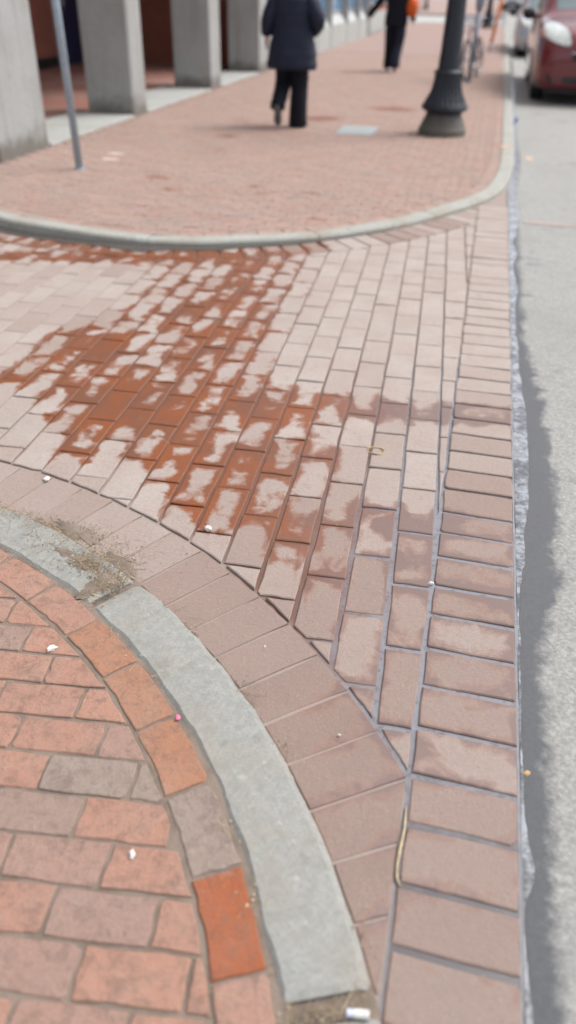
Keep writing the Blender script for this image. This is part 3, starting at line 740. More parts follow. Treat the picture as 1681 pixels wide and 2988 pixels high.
# ------------------------------------------------------------------ gutter water
def ribbon(name, pts_l, pts_r, z, mat):
    mb = MB(); vs = []
    for a, b in zip(pts_l, pts_r):
        for k in range(5): t = k/4; vs.append((a[0]+(b[0]-a[0])*t, a[1]+(b[1]-a[1])*t, z))
    mb.add(vs, [(i*5+j, i*5+j+1, i*5+6+j, i*5+5+j) for i in range(len(pts_l)-1) for j in range(4)])
    return tag(mb.build(name, mat), kind='structure')
GR = [(-.5,.308),(.5,.308),(.76,.312),(.88,.309),(.96,.322),(1.02,.331),(1.08,.315),(1.3,.307),(1.5,.307),(1.7,.310),(1.99,.320),(2.34,.345),(2.6,.352),(3.1,.356),(3.3,.356),(4.0,.345),(4.5,.340),(4.9,.362),(5.3,.335),(5.65,.372),(6.0,.345),(6.4,.385),(6.8,.405),(7.1,.40),(7.5,.375),(8.3,.405),(9.4,.44),(11,.425),(13,.445),(15,.43),(18,.455),(24,.47)]
gl, gr = [], []
y = -.5
while y < 24:
    for i in range(len(GR)-1):
        if GR[i][0] <= y <= GR[i+1][0]:
            t = (y-GR[i][0])/(GR[i+1][0]-GR[i][0]); xr = GR[i][1]+(GR[i+1][1]-GR[i][1])*t
    xl = 0.303
    wob = mnoise.noise(Vector((y*6, 1.7, 0)))*0.010+mnoise.noise(Vector((y*19, 4.7, 0)))*0.005+mnoise.noise(Vector((y*47, 2.7, 0)))*0.003-0.016*sstep(3.2, 3.8, y)*sstep(8.0, 7.4, y)
    gl.append((xl, y)); gr.append((max(xr+wob, xl+0.0015), y)); y += 0.015 if y < 8 else 0.12
ribbon('gutter_water', gl, gr, ZR+0.005, M_water)

def shade_dirt_mat():
    q = NT('shade_dirt'); q.col(q.mix(q.noise(25, 5, 0.65), (0.035, 0.028, 0.024), (0.11, 0.095, 0.08))); q.rough(0.55); q.bump(q.noise(60, 4), 0.4, 0.006); return q.m
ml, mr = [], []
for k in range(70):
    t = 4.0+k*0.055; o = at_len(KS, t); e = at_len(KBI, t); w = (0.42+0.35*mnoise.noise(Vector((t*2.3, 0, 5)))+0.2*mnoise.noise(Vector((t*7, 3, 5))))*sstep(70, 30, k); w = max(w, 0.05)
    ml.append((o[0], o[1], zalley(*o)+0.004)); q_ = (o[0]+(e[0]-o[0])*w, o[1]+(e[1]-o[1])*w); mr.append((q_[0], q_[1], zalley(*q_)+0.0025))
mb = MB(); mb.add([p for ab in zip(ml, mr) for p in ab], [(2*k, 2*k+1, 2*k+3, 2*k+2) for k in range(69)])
fixn(tag(mb.build('kerb_foot_shade_dirt', shade_dirt_mat()), kind='structure'))  # dark strip painted at the kerb foot for the shaded, dirty kerb face

# ------------------------------------------------------------------ painted marks
def blot(name, cx, cy, rx, ry, z, mat, n=22, seed=0):
    mb = MB(); vs = []
    for i in range(n):
        t = 2*math.pi*i/n; k = 1+0.35*mnoise.noise(Vector((math.cos(t)*1.6+seed, math.sin(t)*1.6, seed*3.3)))
        vs.append((cx+rx*k*math.cos(t), cy+ry*k*math.sin(t), z))
    mb.add(vs, [tuple(range(n))]); return tag(mb.build(name, mat), kind='structure')
def faint(name, c, under, amt):
    q = NT(name); q.col(q.mix(q.range(q.noise(40, 5, 0.7), 0.35, 0.65, 0.15, amt), under, c)); q.rough(0.85); return q.m
M_po = faint('worn_orange_paint', (0.75, 0.33, 0.12), (0.37, 0.36, 0.325), 0.35)
M_pp = faint('worn_pink_paint', (0.70, 0.30, 0.20), (0.32, 0.31, 0.29), 0.28)
blot('paint_mark', 0.27, 9.75, 0.075, 0.10, ZS+0.0075, M_po, seed=1)
blot('paint_mark', 0.53, 9.5, 0.05, 0.16, ZR+0.004, M_po, seed=2)
blot('paint_mark', 0.62, 6.62, 0.24, 0.035, ZR+0.004, M_pp, seed=3)
M_salt = faint('white_stain', (0.78, 0.76, 0.73), (0.42, 0.27, 0.21), 0.55)
for i, (x, y, a, b) in enumerate(((-3.62, 7.93, .09, .06), (-3.55, 7.64, .10, .05))):
    blot('white_stain', x, y, a, b, ZS+0.003, M_salt, seed=5+i)
exec_parts = True

# ------------------------------------------------------------------ arcade building
bl = empty('arcade_building', (-4.5, 16, ZS)); B = bl
tag(bl, 'granite and brick building with square stone pillars along the brick sidewalk', 'building')
def part(name, mat, x0, x1, y0, y1, z0, z1, bev=0.0, parent=None):
    mb = MB(); mb.box(x0, x1, y0, y1, z0, z1, bev); o = mb.build(name, mat)
    o.parent = parent or B; o.matrix_parent_inverse = B.matrix_basis.inverted() if not parent else Matrix(); return o
B.matrix_basis  # settle
def bpart(name, mat, *a, **k):
    mb = MB(); mb.box(*[v-o for v, o in zip(a[:6], (-4.5, -4.5, 16, 16, ZS, ZS))], a[6] if len(a) > 6 else 0.0)
    return mb.build(name, mat, k.get('parent') or B)
XB = -4.45
for y0, y1 in ((7.14, 8.12), (10.44, 10.90), (13.72, 14.26), (16.80, 17.95)):
    bpart('pillar', M_pillar, XB-0.64, XB, y0, y1, ZS-0.03, 3.6, 0.02)
for y0, y1 in ((8.14, 10.42), (10.92, 13.70), (14.28, 16.78)):
    h = (y0+y1)/2
    for a, b in ((y0, h-0.004), (h+0.004, y1)): bpart('threshold_slab', M_panel, XB-0.86, XB+0.012, a, b, ZS-0.05, ZS+0.022, 0.006)
bpart('arcade_floor', M_floor_arc, -8.6, XB-0.862, 6.4, 18.2, ZS-0.05, ZS+0.014)
bpart('back_wall', M_wall, -8.8, -8.5, 6.4, 18.4, ZS-0.03, 3.6)
bpart('end_wall', M_wall, -8.5, XB-0.9, 18.0, 18.3, ZS-0.02, 3.6)
bpart('soffit', M_ceil, -8.8, XB+0.02, 6.4, 18.3, 3.6, 3.75)
bpart('lintel', M_panel, XB-0.9, XB+0.03, 7.0, 32.0, 3.75, 4.5, 0.02)
bpart('upper_wall', M_wall, -9.0, XB-0.02, 7.0, 32.0, 4.5, 9.5)
for k in range(8):
    w = bpart('window', M_mull, XB-0.015, XB+0.02, 8.6+k*2.9, 10.2+k*2.9, 5.4, 7.6); bpart('pane', M_shopglass, XB+0.021, XB+0.027, 8.68+k*2.9, 10.12+k*2.9, 5.48, 7.52)
d = bpart('door', M_door, -8.495, -8.44, 16.45, 17.85, ZS+0.016, 2.6, 0.01)
bpart('door_frame', M_mull, -8.495, -8.42, 16.33, 16.43, ZS+0.016, 2.7); bpart('door_frame', M_mull, -8.495, -8.42, 17.87, 17.97, ZS+0.016, 2.7)
mb = MB(); mb.tube([(-8.38+4.5, 16.6-16, 1.0), (-8.38+4.5, 16.6-16, 1.3)], 0.015); mb.build('handle', M_chrome, d)
bpart('skirting', M_dark, -8.497, -8.47, 6.5, 16.31, ZS+0.016, 0.22)
# low granite panels with shop windows above
py = 17.98
PYS = [17.98, 20.4, 22.5, 24.4, 27.05, 29.4, 31.4]
for a, b in zip(PYS[:-1], PYS[1:]):
    bpart('panel', M_panel, XB-0.28, XB+0.02, a+0.02, b-0.02, ZS-0.03, 0.56, 0.012)
    s1 = bpart('sill', M_sill, XB-0.26, XB-0.06, a+0.01, b-0.01, 0.56, 0.60)
    mb = MB(); y0, y1 = a+0.05-16, b-0.05-16
    mb.add([(0.03, y0, 0.545), (0.03, y1, 0.545), (-0.16, y1, 0.80), (-0.16, y0, 0.80), (-0.2, y0, 0.545), (-0.2, y1, 0.545)], [(0, 1, 2, 3), (0, 3, 4), (1, 5, 2), (3, 2, 5, 4)]); mb.build('sloped_sill', M_sill, B)
    w = bpart('window', M_mull, XB-0.24, XB-0.17, a+0.06, b-0.06, 0.83, 3.6); bpart('pane', M_shopglass, XB-0.168, XB-0.16, a+0.13, b-0.13, 0.90, 3.5)
    bpart('mullion', M_mull, XB-0.26, XB+0.035, b-0.045, b+0.045, ZS-0.02, 3.7)
bpart('shop_wall', M_ceil, -9.0, XB-0.28, 18.32, 32.0, ZS, 3.75)
bpart('corner_post', M_dark, XB-0.3, XB+0.02, 31.5, 31.9, ZS-0.02, 3.7)
# next building after the doorway
nb_ = empty('brick_corner_building', (-6.6, 39, 0)); tag(nb_, 'brown brick corner building past the shop windows, before the cross street', 'building')
for nm, mt, bx in (('wall', M_wall, (-4.0, 1.9, -6.6, 6.4, 0.0, 9.0)), ('plinth', M_panel, (1.9, 1.98, -6.6, 6.4, 0.0, 0.7)), ('roof', M_panel, (-4.2, 2.1, -6.7, 6.6, 9.0, 9.3))):
    mb = MB(); mb.box(*bx); mb.build(nm, mt, nb_)
for k in range(3):
    mb = MB(); mb.box(1.9, 1.95, -5.5+k*4, -3.0+k*4, 0.9, 3.0); w = mb.build('window', M_mull, nb_)
    mb = MB(); mb.box(1.95, 1.957, -5.4+k*4, -3.1+k*4, 1.0, 2.9); mb.build('pane', M_shopglass, w)
# pavement across the cross street
mb = MB(); mb.box(-40, 0.2, 60, 140, -0.1, 0.06); tag(mb.build('far_pavement', M_floor_far), kind='structure')

# ------------------------------------------------------------------ street furniture
def lamp_post(loc, label):
    r = empty('street_lamp', loc); tag(r, label, 'street lamp', 'cast iron street lamps along the kerb')
    mb = MB(); mb.lathe([(0.283, -0.01), (0.285, 0.03), (0.283, 0.075), (0.268, 0.085), (0.262, 0.10), (0.250, 0.135), (0.232, 0.175), (0.216, 0.205), (0.210, 0.225)], n=48); mb.build('base', M_iron_base, r, smooth=False)
    mb = MB(); mb.lathe([(0.208, 0.222), (0.212, 0.245), (0.235, 0.258), (0.262, 0.270), (0.276, 0.288), (0.274, 0.303), (0.262, 0.310), (0.266, 0.322), (0.258, 0.336)], n=48); mb.build('lower_collar', M_iron, r, smooth=False)
    mb = MB(); mb.lathe([(0.252, 0.332, 0.02), (0.240, 0.36, 0.07), (0.222, 0.395, 0.075), (0.200, 0.435, 0.075), (0.182, 0.48, 0.075), (0.168, 0.535, 0.075), (0.159, 0.60, 0.07), (0.154, 0.640, 0.02)], n=192, flute=24); mb.build('fluted_bell', M_iron, r, smooth=False)
    mb = MB(); mb.lathe([(0.150, 0.636), (0.166, 0.642), (0.170, 0.655), (0.166, 0.668), (0.150, 0.676), (0.134, 0.690)], n=48); mb.build('upper_collar', M_iron, r, smooth=True)
    mb = MB(); mb.lathe([(0.129, 0.685, 0.0), (0.125, 0.80, 0.0), (0.120, 0.86, 0.03), (0.105, 1.40, 0.04), (0.088, 2.6, 0.04), (0.080, 3.3, 0.02)], n=128, flute=16); mb.build('shaft', M_iron, r, smooth=False)
    mb = MB(); mb.lathe([(0.08, 3.29), (0.13, 3.33), (0.13, 3.38), (0.10, 3.42)], n=32); mb.build('top_collar', M_iron, r, smooth=True)
    mb = MB(); mb.lathe([(0.10, 3.42), (0.17, 3.5), (0.22, 3.65), (0.23, 3.8), (0.19, 3.98), (0.10, 4.1), (0.02, 4.16)], n=32); mb.build('globe', M_paper, r, smooth=True)
    return r
lamp_post((-0.488, 10.42, ZS-0.004), 'black cast iron street lamp with fluted base, beside the grey cover plate')
lamp_post((-0.495, 41.4, ZS-0.004), 'distant black street lamp standing past the orange stake')
# signs of use on the lamp: cable ties with tag ends of old notices
r = empty('sign_post', (-3.62, 7.10, ZS)); tag(r, 'bare grey galvanised sign post standing beside the first granite pillar', 'post')
mb = MB(); mb.lathe([(0.034, -0.03), (0.034, 2.9)], n=20); mb.build('pole', M_galv, r, smooth=True)
mb = MB(); mb.lathe([(0.047, -0.002), (0.047, 0.006), (0.036, 0.012)], n=20); mb.build('ground_collar', M_galv, r, smooth=True)
mb = MB(); mb.lathe([(0.036, 2.89), (0.036, 2.92), (0.02, 2.935)], n=20); mb.build('cap', M_galv, r, smooth=True)
r.rotation_euler = (0, R(-1.2), 0)
r = empty('meter_post', (-0.40, 16.85, ZS)); tag(r, 'grey steel post by the kerb with a bicycle leaning behind it', 'post')
mb = MB(); mb.lathe([(0.042, -0.03), (0.042, 1.15)], n=18); mb.build('pole', M_greypost, r, smooth=True)
mb = MB(); mb.lathe([(0.045, 1.12), (0.06, 1.15), (0.075, 1.2), (0.085, 1.34), (0.07, 1.43), (0.03, 1.47)], n=18); mb.build('head', M_greypost, r, smooth=True)
mb = MB(); mb.lathe([(0.07, -0.004), (0.07, 0.008), (0.045, 0.02)], n=18); mb.build('ground_collar', M_greypost, r, smooth=True)
r.rotation_euler = (0, R(1.0), 0)
r = empty('marker_stake', (-0.165, 25.4, ZS)); tag(r, 'slim orange marker stake leaning at the edge of the brick sidewalk', 'stake')
mb = MB(); mb.tube([(0, 0, -0.03), (0.035, 0.0, 0.26)], 0.026, 10); mb.build('steel_foot', M_greypost, r, smooth=True)
mb = MB(); mb.tube([(0.035, 0.0, 0.25), (0.21, 0.0, 1.7)], 0.045, 10); mb.build('orange_sleeve', M_orange, r, smooth=True)
# cover plate
r = empty('cover_plate', (-1.50, 10.33, ZS)); tag(r, 'flat grey rectangular utility cover set in the brick sidewalk', 'utility cover')
mb = MB(); mb.box(-0.21, 0.21, -0.34, 0.34, -0.02, 0.0055, 0.003); mb.build('lid', M_plate, r)
mb = MB()
for a in ((-0.225, -0.212, -0.355, 0.355), (0.212, 0.225, -0.355, 0.355)): mb.box(*a, -0.02, 0.004)
for a in ((-0.212, 0.212, -0.355, -0.342), (-0.212, 0.212, 0.342, 0.355)): mb.box(*a, -0.02, 0.004)
mb.build('frame', M_greypost, r)

# bicycle leaning at the post
def bicycle(loc, rz, lean):
    r = empty('bicycle', loc); tag(r, 'parked bicycle with silver handlebar behind the grey post', 'bicycle')
    r.rotation_euler = (0, lean, rz)
    for y in (0, 1.02):
        w = empty('wheel', (0, y, 0.34), parent=r)
        mb = MB(); mb.torus((0, 0, 0), (1, 0, 0), 0.322, 0.019, 40, 8); mb.build('tyre', M_black, w, smooth=True)
        mb = MB(); mb.torus((0, 0, 0), (1, 0, 0), 0.300, 0.009, 40, 6); mb.build('rim', M_chrome, w, smooth=True)
        mb = MB()
        for k in range(20):
            t = 2*math.pi*k/20; mb.tube([(0.02*(1 if k % 2 else -1), 0, 0), (0, 0.3*math.cos(t), 0.3*math.sin(t))], 0.0022, 4)
        mb.tube([(-0.04, 0, 0), (0.04, 0, 0)], 0.02, 8); mb.build('spokes', M_chrome, w)
    M_frame = simple('maroon_frame_paint', (0.045, 0.015, 0.025), 0.35, var=0.1)
    mb = MB(); bb = (0, 0.58, 0.29); st = (0, 0.70, 0.80); hd = (0, 0.17, 0.84); hl = (0, 0.13, 0.70)
    for a, b in ((bb, st), (st, hd), (bb, hl), (hd, hl), (bb, (0.05, 1.02, 0.34)), (bb, (-0.05, 1.02, 0.34)), (st, (0.05, 1.02, 0.34)), (st, (-0.05, 1.02, 0.34))): mb.tube([a, b], 0.016, 8)
    mb.build('frame', M_frame, r, smooth=True)
    mb = MB()
    for s2 in (-1, 1): mb.tube([(0, 0.125, 0.69), (0.045*s2, 0.11, 0.64), (0.05*s2, 0.0, 0.34)], 0.012, 8)
    mb.build('fork', M_chrome, r, smooth=True)
    mb = MB(); mb.tube([(0, 0.17, 0.82), (0, 0.19, 0.98)], 0.014, 8); mb.tube([(-0.31, 0.30, 0.99), (-0.22, 0.18, 1.0), (0, 0.15, 0.98), (0.22, 0.18, 1.0), (0.31, 0.30, 0.99)], 0.013, 8); mb.build('handlebar', M_chrome, r, smooth=True)
    for s2 in (-1, 1):
        mb = MB(); mb.tube([(0.25*s2, 0.22, 1.0), (0.32*s2, 0.31, 0.99)], 0.018, 8); mb.build('grip', M_black, r, smooth=True)
    mb = MB(); mb.tube([st, (0, 0.725, 0.92)], 0.012, 8); mb.build('seat_post', M_chrome, r)
    mb = MB(); mb.loft([[(0.03*math.cos(t), 0.55, 0.94+0.012*math.sin(t)) for t in [k*math.pi/4 for k in range(8)]], [(0.04*math.cos(t), 0.66, 0.935+0.025*math.sin(t)) for t in [k*math.pi/4 for k in range(8)]], [(0.085*math.cos(t), 0.78, 0.94+0.03*math.sin(t)) for t in [k*math.pi/4 for k in range(8)]], [(0.07*math.cos(t), 0.83, 0.945+0.02*math.sin(t)) for t in [k*math.pi/4 for k in range(8)]]]); mb.build('saddle', M_black, r, smooth=True)
    mb = MB(); mb.torus(bb, (1, 0, 0), 0.085, 0.008, 24, 6); mb.tube([(0.05, 0.58, 0.29), (0.06, 0.50, 0.14)], 0.012, 6); mb.tube([(-0.05, 0.58, 0.29), (-0.06, 0.66, 0.44)], 0.012, 6); mb.tube([(-0.06, 0.58, 0.29), (0.06, 0.58, 0.29)], 0.012, 6); mb.build('crankset', M_chrome, r)
    for s2, y, z in ((1, 0.50, 0.14), (-1, 0.66, 0.44)):
        mb = MB(); mb.box(*( (0.06, 0.14) if s2 > 0 else (-0.14, -0.06)), y-0.04, y+0.04, z-0.012, z+0.012); mb.build('pedal', M_black, r)
    # wire basket
    mb = MB()
    for z in (0.80, 0.88, 0.96):
        pts = [(-0.15, -0.10, z), (0.15, -0.10, z), (0.15, 0.12, z), (-0.15, 0.12, z), (-0.15, -0.10, z)]
        for a, b in zip(pts[:-1], pts[1:]): mb.tube([a, b], 0.004, 5)
    for k in range(7):
        x = -0.15+k*0.05; mb.tube([(x, -0.10, 0.96), (x, -0.10, 0.78), (x, 0.12, 0.78), (x, 0.12, 0.96)], 0.003, 5)
    mb.build('basket', M_chrome, r)
    return r
bicycle((-0.47, 17.1, ZS), R(-11), R(-5))

# ------------------------------------------------------------------ cars
def crom(p0, p1, p2, p3, t): return 0.5*((2*p1)+(p2-p0)*t+(2*p0-5*p1+4*p2-p3)*t*t+(3*p1-p0-3*p2+p3)*t**3)
ST_VAN = [  # y : half ring from underside centre to roof centre
 (0.00, [(0,.27),(.50,.27),(.64,.31),(.71,.46),(.69,.60),(.62,.67),(.46,.72),(.28,.735),(0,.74)]),
 (0.05, [(0,.23),(.58,.23),(.73,.28),(.80,.47),(.775,.65),(.70,.74),(.52,.80),(.32,.82),(0,.83)]),
 (0.16, [(0,.20),(.66,.20),(.82,.26),(.885,.48),(.865,.71),(.79,.84),(.58,.90),(.35,.92),(0,.93)]),
 (0.40, [(0,.19),(.72,.19),(.89,.25),(.945,.50),(.93,.79),(.86,.93),(.64,.98),(.38,1.00),(0,1.01)]),
 (0.85, [(0,.19),(.76,.19),(.93,.24),(.97,.50),(.96,.85),(.90,1.00),(.68,1.055),(.40,1.075),(0,1.085)]),
 (1.20, [(0,.19),(.78,.19),(.94,.24),(.975,.50),(.965,.87),(.91,1.03),(.74,1.11),(.42,1.135),(0,1.15)]),
 (1.65, [(0,.19),(.78,.19),(.945,.24),(.98,.50),(.97,.88),(.92,1.05),(.80,1.34),(.58,1.42),(0,1.45)]),
 (2.20, [(0,.19),(.78,.19),(.945,.24),(.98,.50),(.97,.88),(.93,1.05),(.80,1.55),(.62,1.70),(0,1.73)]),
 (3.40, [(0,.19),(.78,.19),(.945,.24),(.98,.50),(.97,.88),(.93,1.05),(.80,1.57),(.62,1.72),(0,1.76)]),
 (4.50, [(0,.21),(.78,.21),(.94,.26),(.97,.50),(.96,.88),(.92,1.05),(.78,1.54),(.60,1.68),(0,1.71)]),
 (4.90, [(0,.25),(.74,.25),(.90,.30),(.94,.52),(.93,.88),(.88,1.05),(.74,1.42),(.55,1.54),(0,1.57)]),
 (5.05, [(0,.32),(.66,.32),(.82,.37),(.87,.54),(.86,.84),(.80,1.0),(.68,1.28),(.5,1.36),(0,1.38)])]
def car(name, loc, paint, label, detail=True, sz=1.0, sx=1.0):
    r = empty(name, loc); tag(r, label, 'car', 'cars parked along the kerb')
    def S(u, v, side=1, off=0.0):
        def ev(u, v):
            i = max(0, min(len(ST_VAN)-2, int(u))); t = u-i; j = max(0, min(7, int(v))); w = v-j
            I = [max(0, min(len(ST_VAN)-1, i+k)) for k in (-1, 0, 1, 2)]; Jn = [j-1, j, j+1, j+2]
            def P(a, b):
                if b < 0: q = ST_VAN[a][1][1]; return (-q[0], q[1])
                if b > 8: q = ST_VAN[a][1][7]; return (-q[0], q[1])
                return ST_VAN[a][1][b]
            row = []
            for a in I:
                pts = [P(a, b) for b in Jn]; row.append((crom(*[p[0] for p in pts], w), crom(*[p[1] for p in pts], w), ST_VAN[a][0]))
            return Vector((crom(*[q[0] for q in row], t)*sx, crom(*[q[2] for q in row], t), crom(*[q[1] for q in row], t)*sz))
        p = ev(u, v)
        if off:
            e = 0.02; a = ev(min(u+e, len(ST_VAN)-1), v)-ev(max(u-e, 0), v); b = ev(u, min(v+e, 8))-ev(u, max(v-e, 0)); n = b.cross(a).normalized()
            if n.dot(Vector((p.x, 0, p.z-0.6*sz))) < 0 and n.y > 0: n = -n
            p = p+n*off
        return Vector((p.x*side, p.y, p.z))
    NU, NV = (88 if detail else 36), (40 if detail else 24)
    nu = len(ST_VAN)-1
    mb = MB(); vs = []; half = []
    wy = (0.98, 4.0); wr = 0.345
    for i in range(NU+1):
        u = nu*i/NU; ring = [S(u, 8*j/NV) for j in range(NV+1)]
        full = ring+[Vector((-p.x, p.y, p.z)) for p in ring[-2:0:-1]]; half.append(full)
    n = len(half[0]); fs = []
    for q in half: vs += q
    for i in range(NU):
        for j in range(n):
            k = (j+1) % n; f = (i*n+j, i*n+k, (i+1)*n+k, (i+1)*n+j)
            c = sum((vs[a] for a in f), Vector())/4
            if abs(c.x) > 0.60*sx and any(math.hypot(c.y-y, c.z-wr) < wr+0.045 for y in wy): continue
            fs.append(f)
    fs.append(tuple(range(n-1, -1, -1))); fs.append(tuple(NU*n+j for j in range(n)))
    for v in vs:
        if abs(v.x) > 0.6*sx:
            for y in wy:
                d = math.hypot(v.y-y, v.z-wr)
                if wr+0.015 < d < wr+0.075: kx = (wr+0.045)/d; v.y = y+(v.y-y)*kx; v.z = wr+(v.z-wr)*kx
    mb.add(vs, fs); body = mb.build('body', paint, r, smooth=True)
    def patch(nm, mat, quad, side, off=0.006, n=10, shape=None, parent=None):
        mb = MB(); vs = []
        for a in range(n+1):
            for b in range(n+1):
                s1, t1 = a/n, b/n
                if shape: s1, t1 = shape(s1, t1)
                (u0, v0), (u1, v1), (u2, v2), (u3, v3) = quad
                u = (u0*(1-s1)+u1*s1)*(1-t1)+(u3*(1-s1)+u2*s1)*t1; v = (v0*(1-s1)+v1*s1)*(1-t1)+(v3*(1-s1)+v2*s1)*t1
                vs.append(S(u, v, side, off))
        mb.add(vs, [(a*(n+1)+b, (a+1)*(n+1)+b, (a+1)*(n+1)+b+1, a*(n+1)+b+1) for a in range(n) for b in range(n)])
        return mb.build(nm, mat, parent or r, smooth=True)
    def disc(s1, t1):   # squircle map for rounded lamps
        a, b = 2*s1-1, 2*t1-1; return (0.5+0.5*a*math.sqrt(1-b*b/2), 0.5+0.5*b*math.sqrt(1-a*a/2))
    for sd in (-1, 1):
        # tall leaf-shaped headlight sweeping from the outer top to a point at the inner bottom
        h = patch('headlight', M_lens, [(0.80, 5.25), (3.25, 4.40), (3.75, 6.15), (0.10, 6.45)], sd, 0.008, 14, disc)
        if detail: patch('turn_signal', M_amber, [(2.3, 4.48), (3.1, 4.42), (3.3, 4.85), (2.5, 4.85)], sd, 0.012, 6, disc, None)
        patch('fog_recess', M_dark, [(0.05, 1.55), (0.75, 2.1), (0.55, 2.75), (0.02, 2.7)], sd, 0.006, 8, disc)
        patch('side_window', M_glass, [(6.35, 5.3), (7.2, 5.25), (7.2, 5.85), (6.75, 5.85)], sd, 0.005, 6)
        patch('side_window', M_glass, [(7.28, 5.25), (8.2, 5.25), (8.2, 5.85), (7.28, 5.85)], sd, 0.005, 6)
        patch('side_window', M_glass, [(8.28, 5.25), (9.3, 5.3), (9.15, 5.85), (8.28, 5.85)], sd, 0.005, 6)
        patch('windscreen', M_glass, [(5.12, 6.25), (6.75, 6.6), (6.75, 8.0), (5.12, 8.0)], sd, 0.005, 10)
        for y in wy:
            w = empty('wheel', (0.80*sx*sd, y, wr), parent=r)
            mb = MB()
            prof = [(-0.11, 0.22), (-0.112, 0.30), (-0.095, 0.335), (-0.05, wr), (0.05, wr), (0.095, 0.335), (0.112, 0.30), (0.11, 0.22)]
            rings = [[(x*1.0, rr*math.cos(t), rr*math.sin(t)) for t in [2*math.pi*k/36 for k in range(36)]] for x, rr in prof]
            mb.loft(rings); mb.build('tyre', M_black, w, smooth=True)
            mb = MB(); xo = 0.115*sd
            mb.torus((xo*0.9, 0, 0), (1, 0, 0), 0.205, 0.016, 30, 6)
            for k in range(7):
                t = 2*math.pi*k/7; c, s3 = math.cos(t), math.sin(t)
                mb.tube([(xo, 0.03*c, 0.03*s3), (xo*0.95, 0.205*c, 0.205*s3)], [0.032, 0.022], 6)
            mb.tube([(xo*0.8, 0, 0), (xo*1.06, 0, 0)], 0.05, 12); mb.build('rim', M_rim, w, smooth=True)
            mb = MB(); n2 = 18; vs2 = []
            for xx in (0.52*sx*sd, 0.93*sx*sd):
                for k in range(n2+1):
                    t = math.pi*1.1*k/n2-0.05*math.pi; vs2.append((xx, y+(wr+0.047)*math.cos(t), wr+(wr+0.047)*math.sin(t)))
            fs2 = [(k, k+1, n2+2+k, n2+1+k) for k in range(n2)]+[tuple(range(n2+1))]
            mb.add(vs2, fs2); mb.build('wheel_well', M_dark, r)
        mb = MB(); mb.loft([[(sd*(1.00+0.0*k)*sx+sd*dx, 1.60+dy, 1.02*sz+0.085*math.sin(t)+0.07) for dx, dy, t in [(0.11+0.11*math.cos(tt), k*0.07, tt) for tt in [m*math.pi/6 for m in range(12)]]] for k in range(3)])
        mb.build('mirror', M_dark, r, smooth=True)
        mb = MB(); mb.tube([(sd*0.90*sx, 1.62, 1.06*sz), (sd*1.05*sx, 1.63, 1.07*sz)], 0.03, 8); mb.build('mirror_arm', paint, r)
    patch('grille', M_dark, [(0.05, 5.2), (0.05, 5.9), (0.02, 8), (0.02, 8)], 1, 0.005, 6); 
    mb = MB(); mb.box(-0.40, 0.40, -0.012, 0.03, 0.565*sz, 0.66*sz, 0.01); mb.build('grille_bar', M_dark, r)
    mb = MB(); mb.box(-0.26, 0.26, -0.022, 0.0, 0.41*sz, 0.53*sz, 0.006); mb.build('licence_plate', M_white, r)
    mb = MB(); mb.box(-0.50, 0.50, -0.010, 0.03, 0.285*sz, 0.375*sz, 0.012); mb.build('lower_intake', M_dark, r)
    mb = MB(); mb.tube([(-0.42, -0.016, 0.665*sz), (0, -0.03, 0.675*sz), (0.42, -0.016, 0.665*sz)], 0.012, 8); mb.build('grille_trim', M_chrome, r)
    mb = MB(); mb.box(-0.72*sx, 0.72*sx, 0.25, 4.7, 0.16, 0.24); mb.build('underbody', M_dark, r)
    return r
car('parked_car', (1.585, 14.40, ZR), M_red, 'dark red minivan parked with its headlights facing the wet gutter', sz=1.10)
car('parked_car', (1.46, 24.65, ZR), M_silver, 'silver car parked close to the kerb behind the red minivan', sz=0.9)
car('parked_car', (0.75, 72.5, ZR), M_dkcar, 'small dark car far down the street beside the white car', False, sz=0.86, sx=0.92)
car('parked_car', (2.45, 70.5, ZR), M_white_car, 'white car far down the street beyond the silver car', False, sz=0.9)

# ------------------------------------------------------------------ people
M_skin = simple('skin', (0.50, 0.27, 0.20), 0.55, var=0.08)
M_hair = simple('dark_hair', (0.025, 0.018, 0.014), 0.5, var=0.3, scale=60)
def cloth(name, c, var=0.25):
    q = NT(name); n = q.noise(26, 4); f = q.noise(300, 3); q.col(q.ramp(n, [(0.3, tuple(v*(1-var) for v in c)), (0.7, tuple(v*(1+var) for v in c))])); q.rough(0.8); q.b.inputs['Sheen Weight'].default_value = 0.02; q.b.inputs['Specular IOR Level'].default_value = 0.25; q.bump(q.math('ADD', n, q.math('MULTIPLY', f, 0.3)), 0.5, 0.01); return q.m
M_coat = cloth('navy_quilted_nylon', (0.011, 0.016, 0.034)); M_coat.node_tree.nodes['Principled BSDF'].inputs['Roughness'].default_value = 0.6
M_trous = cloth('black_trousers', (0.004, 0.005, 0.010)); M_trous2 = cloth('navy_trousers', (0.014, 0.018, 0.038))
M_jack = cloth('dark_navy_jacket', (0.005, 0.006, 0.013)); M_shoe = simple('dark_shoe', (0.02, 0.02, 0.022), 0.5); M_sole = simple('grey_sole', (0.10, 0.10, 0.105), 0.8)
M_solew = simple('white_sole', (0.62, 0.61, 0.58), 0.7); M_bag = cloth('orange_bag_fabric', (0.62, 0.115, 0.025), 0.2); M_grey = cloth('grey_cloth', (0.10, 0.10, 0.11))
def ring(c, rx, ry, n=22, nz=0.0, seed=0, yaw=0.0):
    out = []
    for k in range(n):
        t = 2*math.pi*k/n; m = 1+nz*mnoise.noise(Vector((math.cos(t)*2+seed, math.sin(t)*2, c[2]*7)))
        x, y = rx*m*math.cos(t), ry*m*math.sin(t); out.append((c[0]+x*math.cos(yaw)-y*math.sin(yaw), c[1]+x*math.sin(yaw)+y*math.cos(yaw), c[2]))
    return out
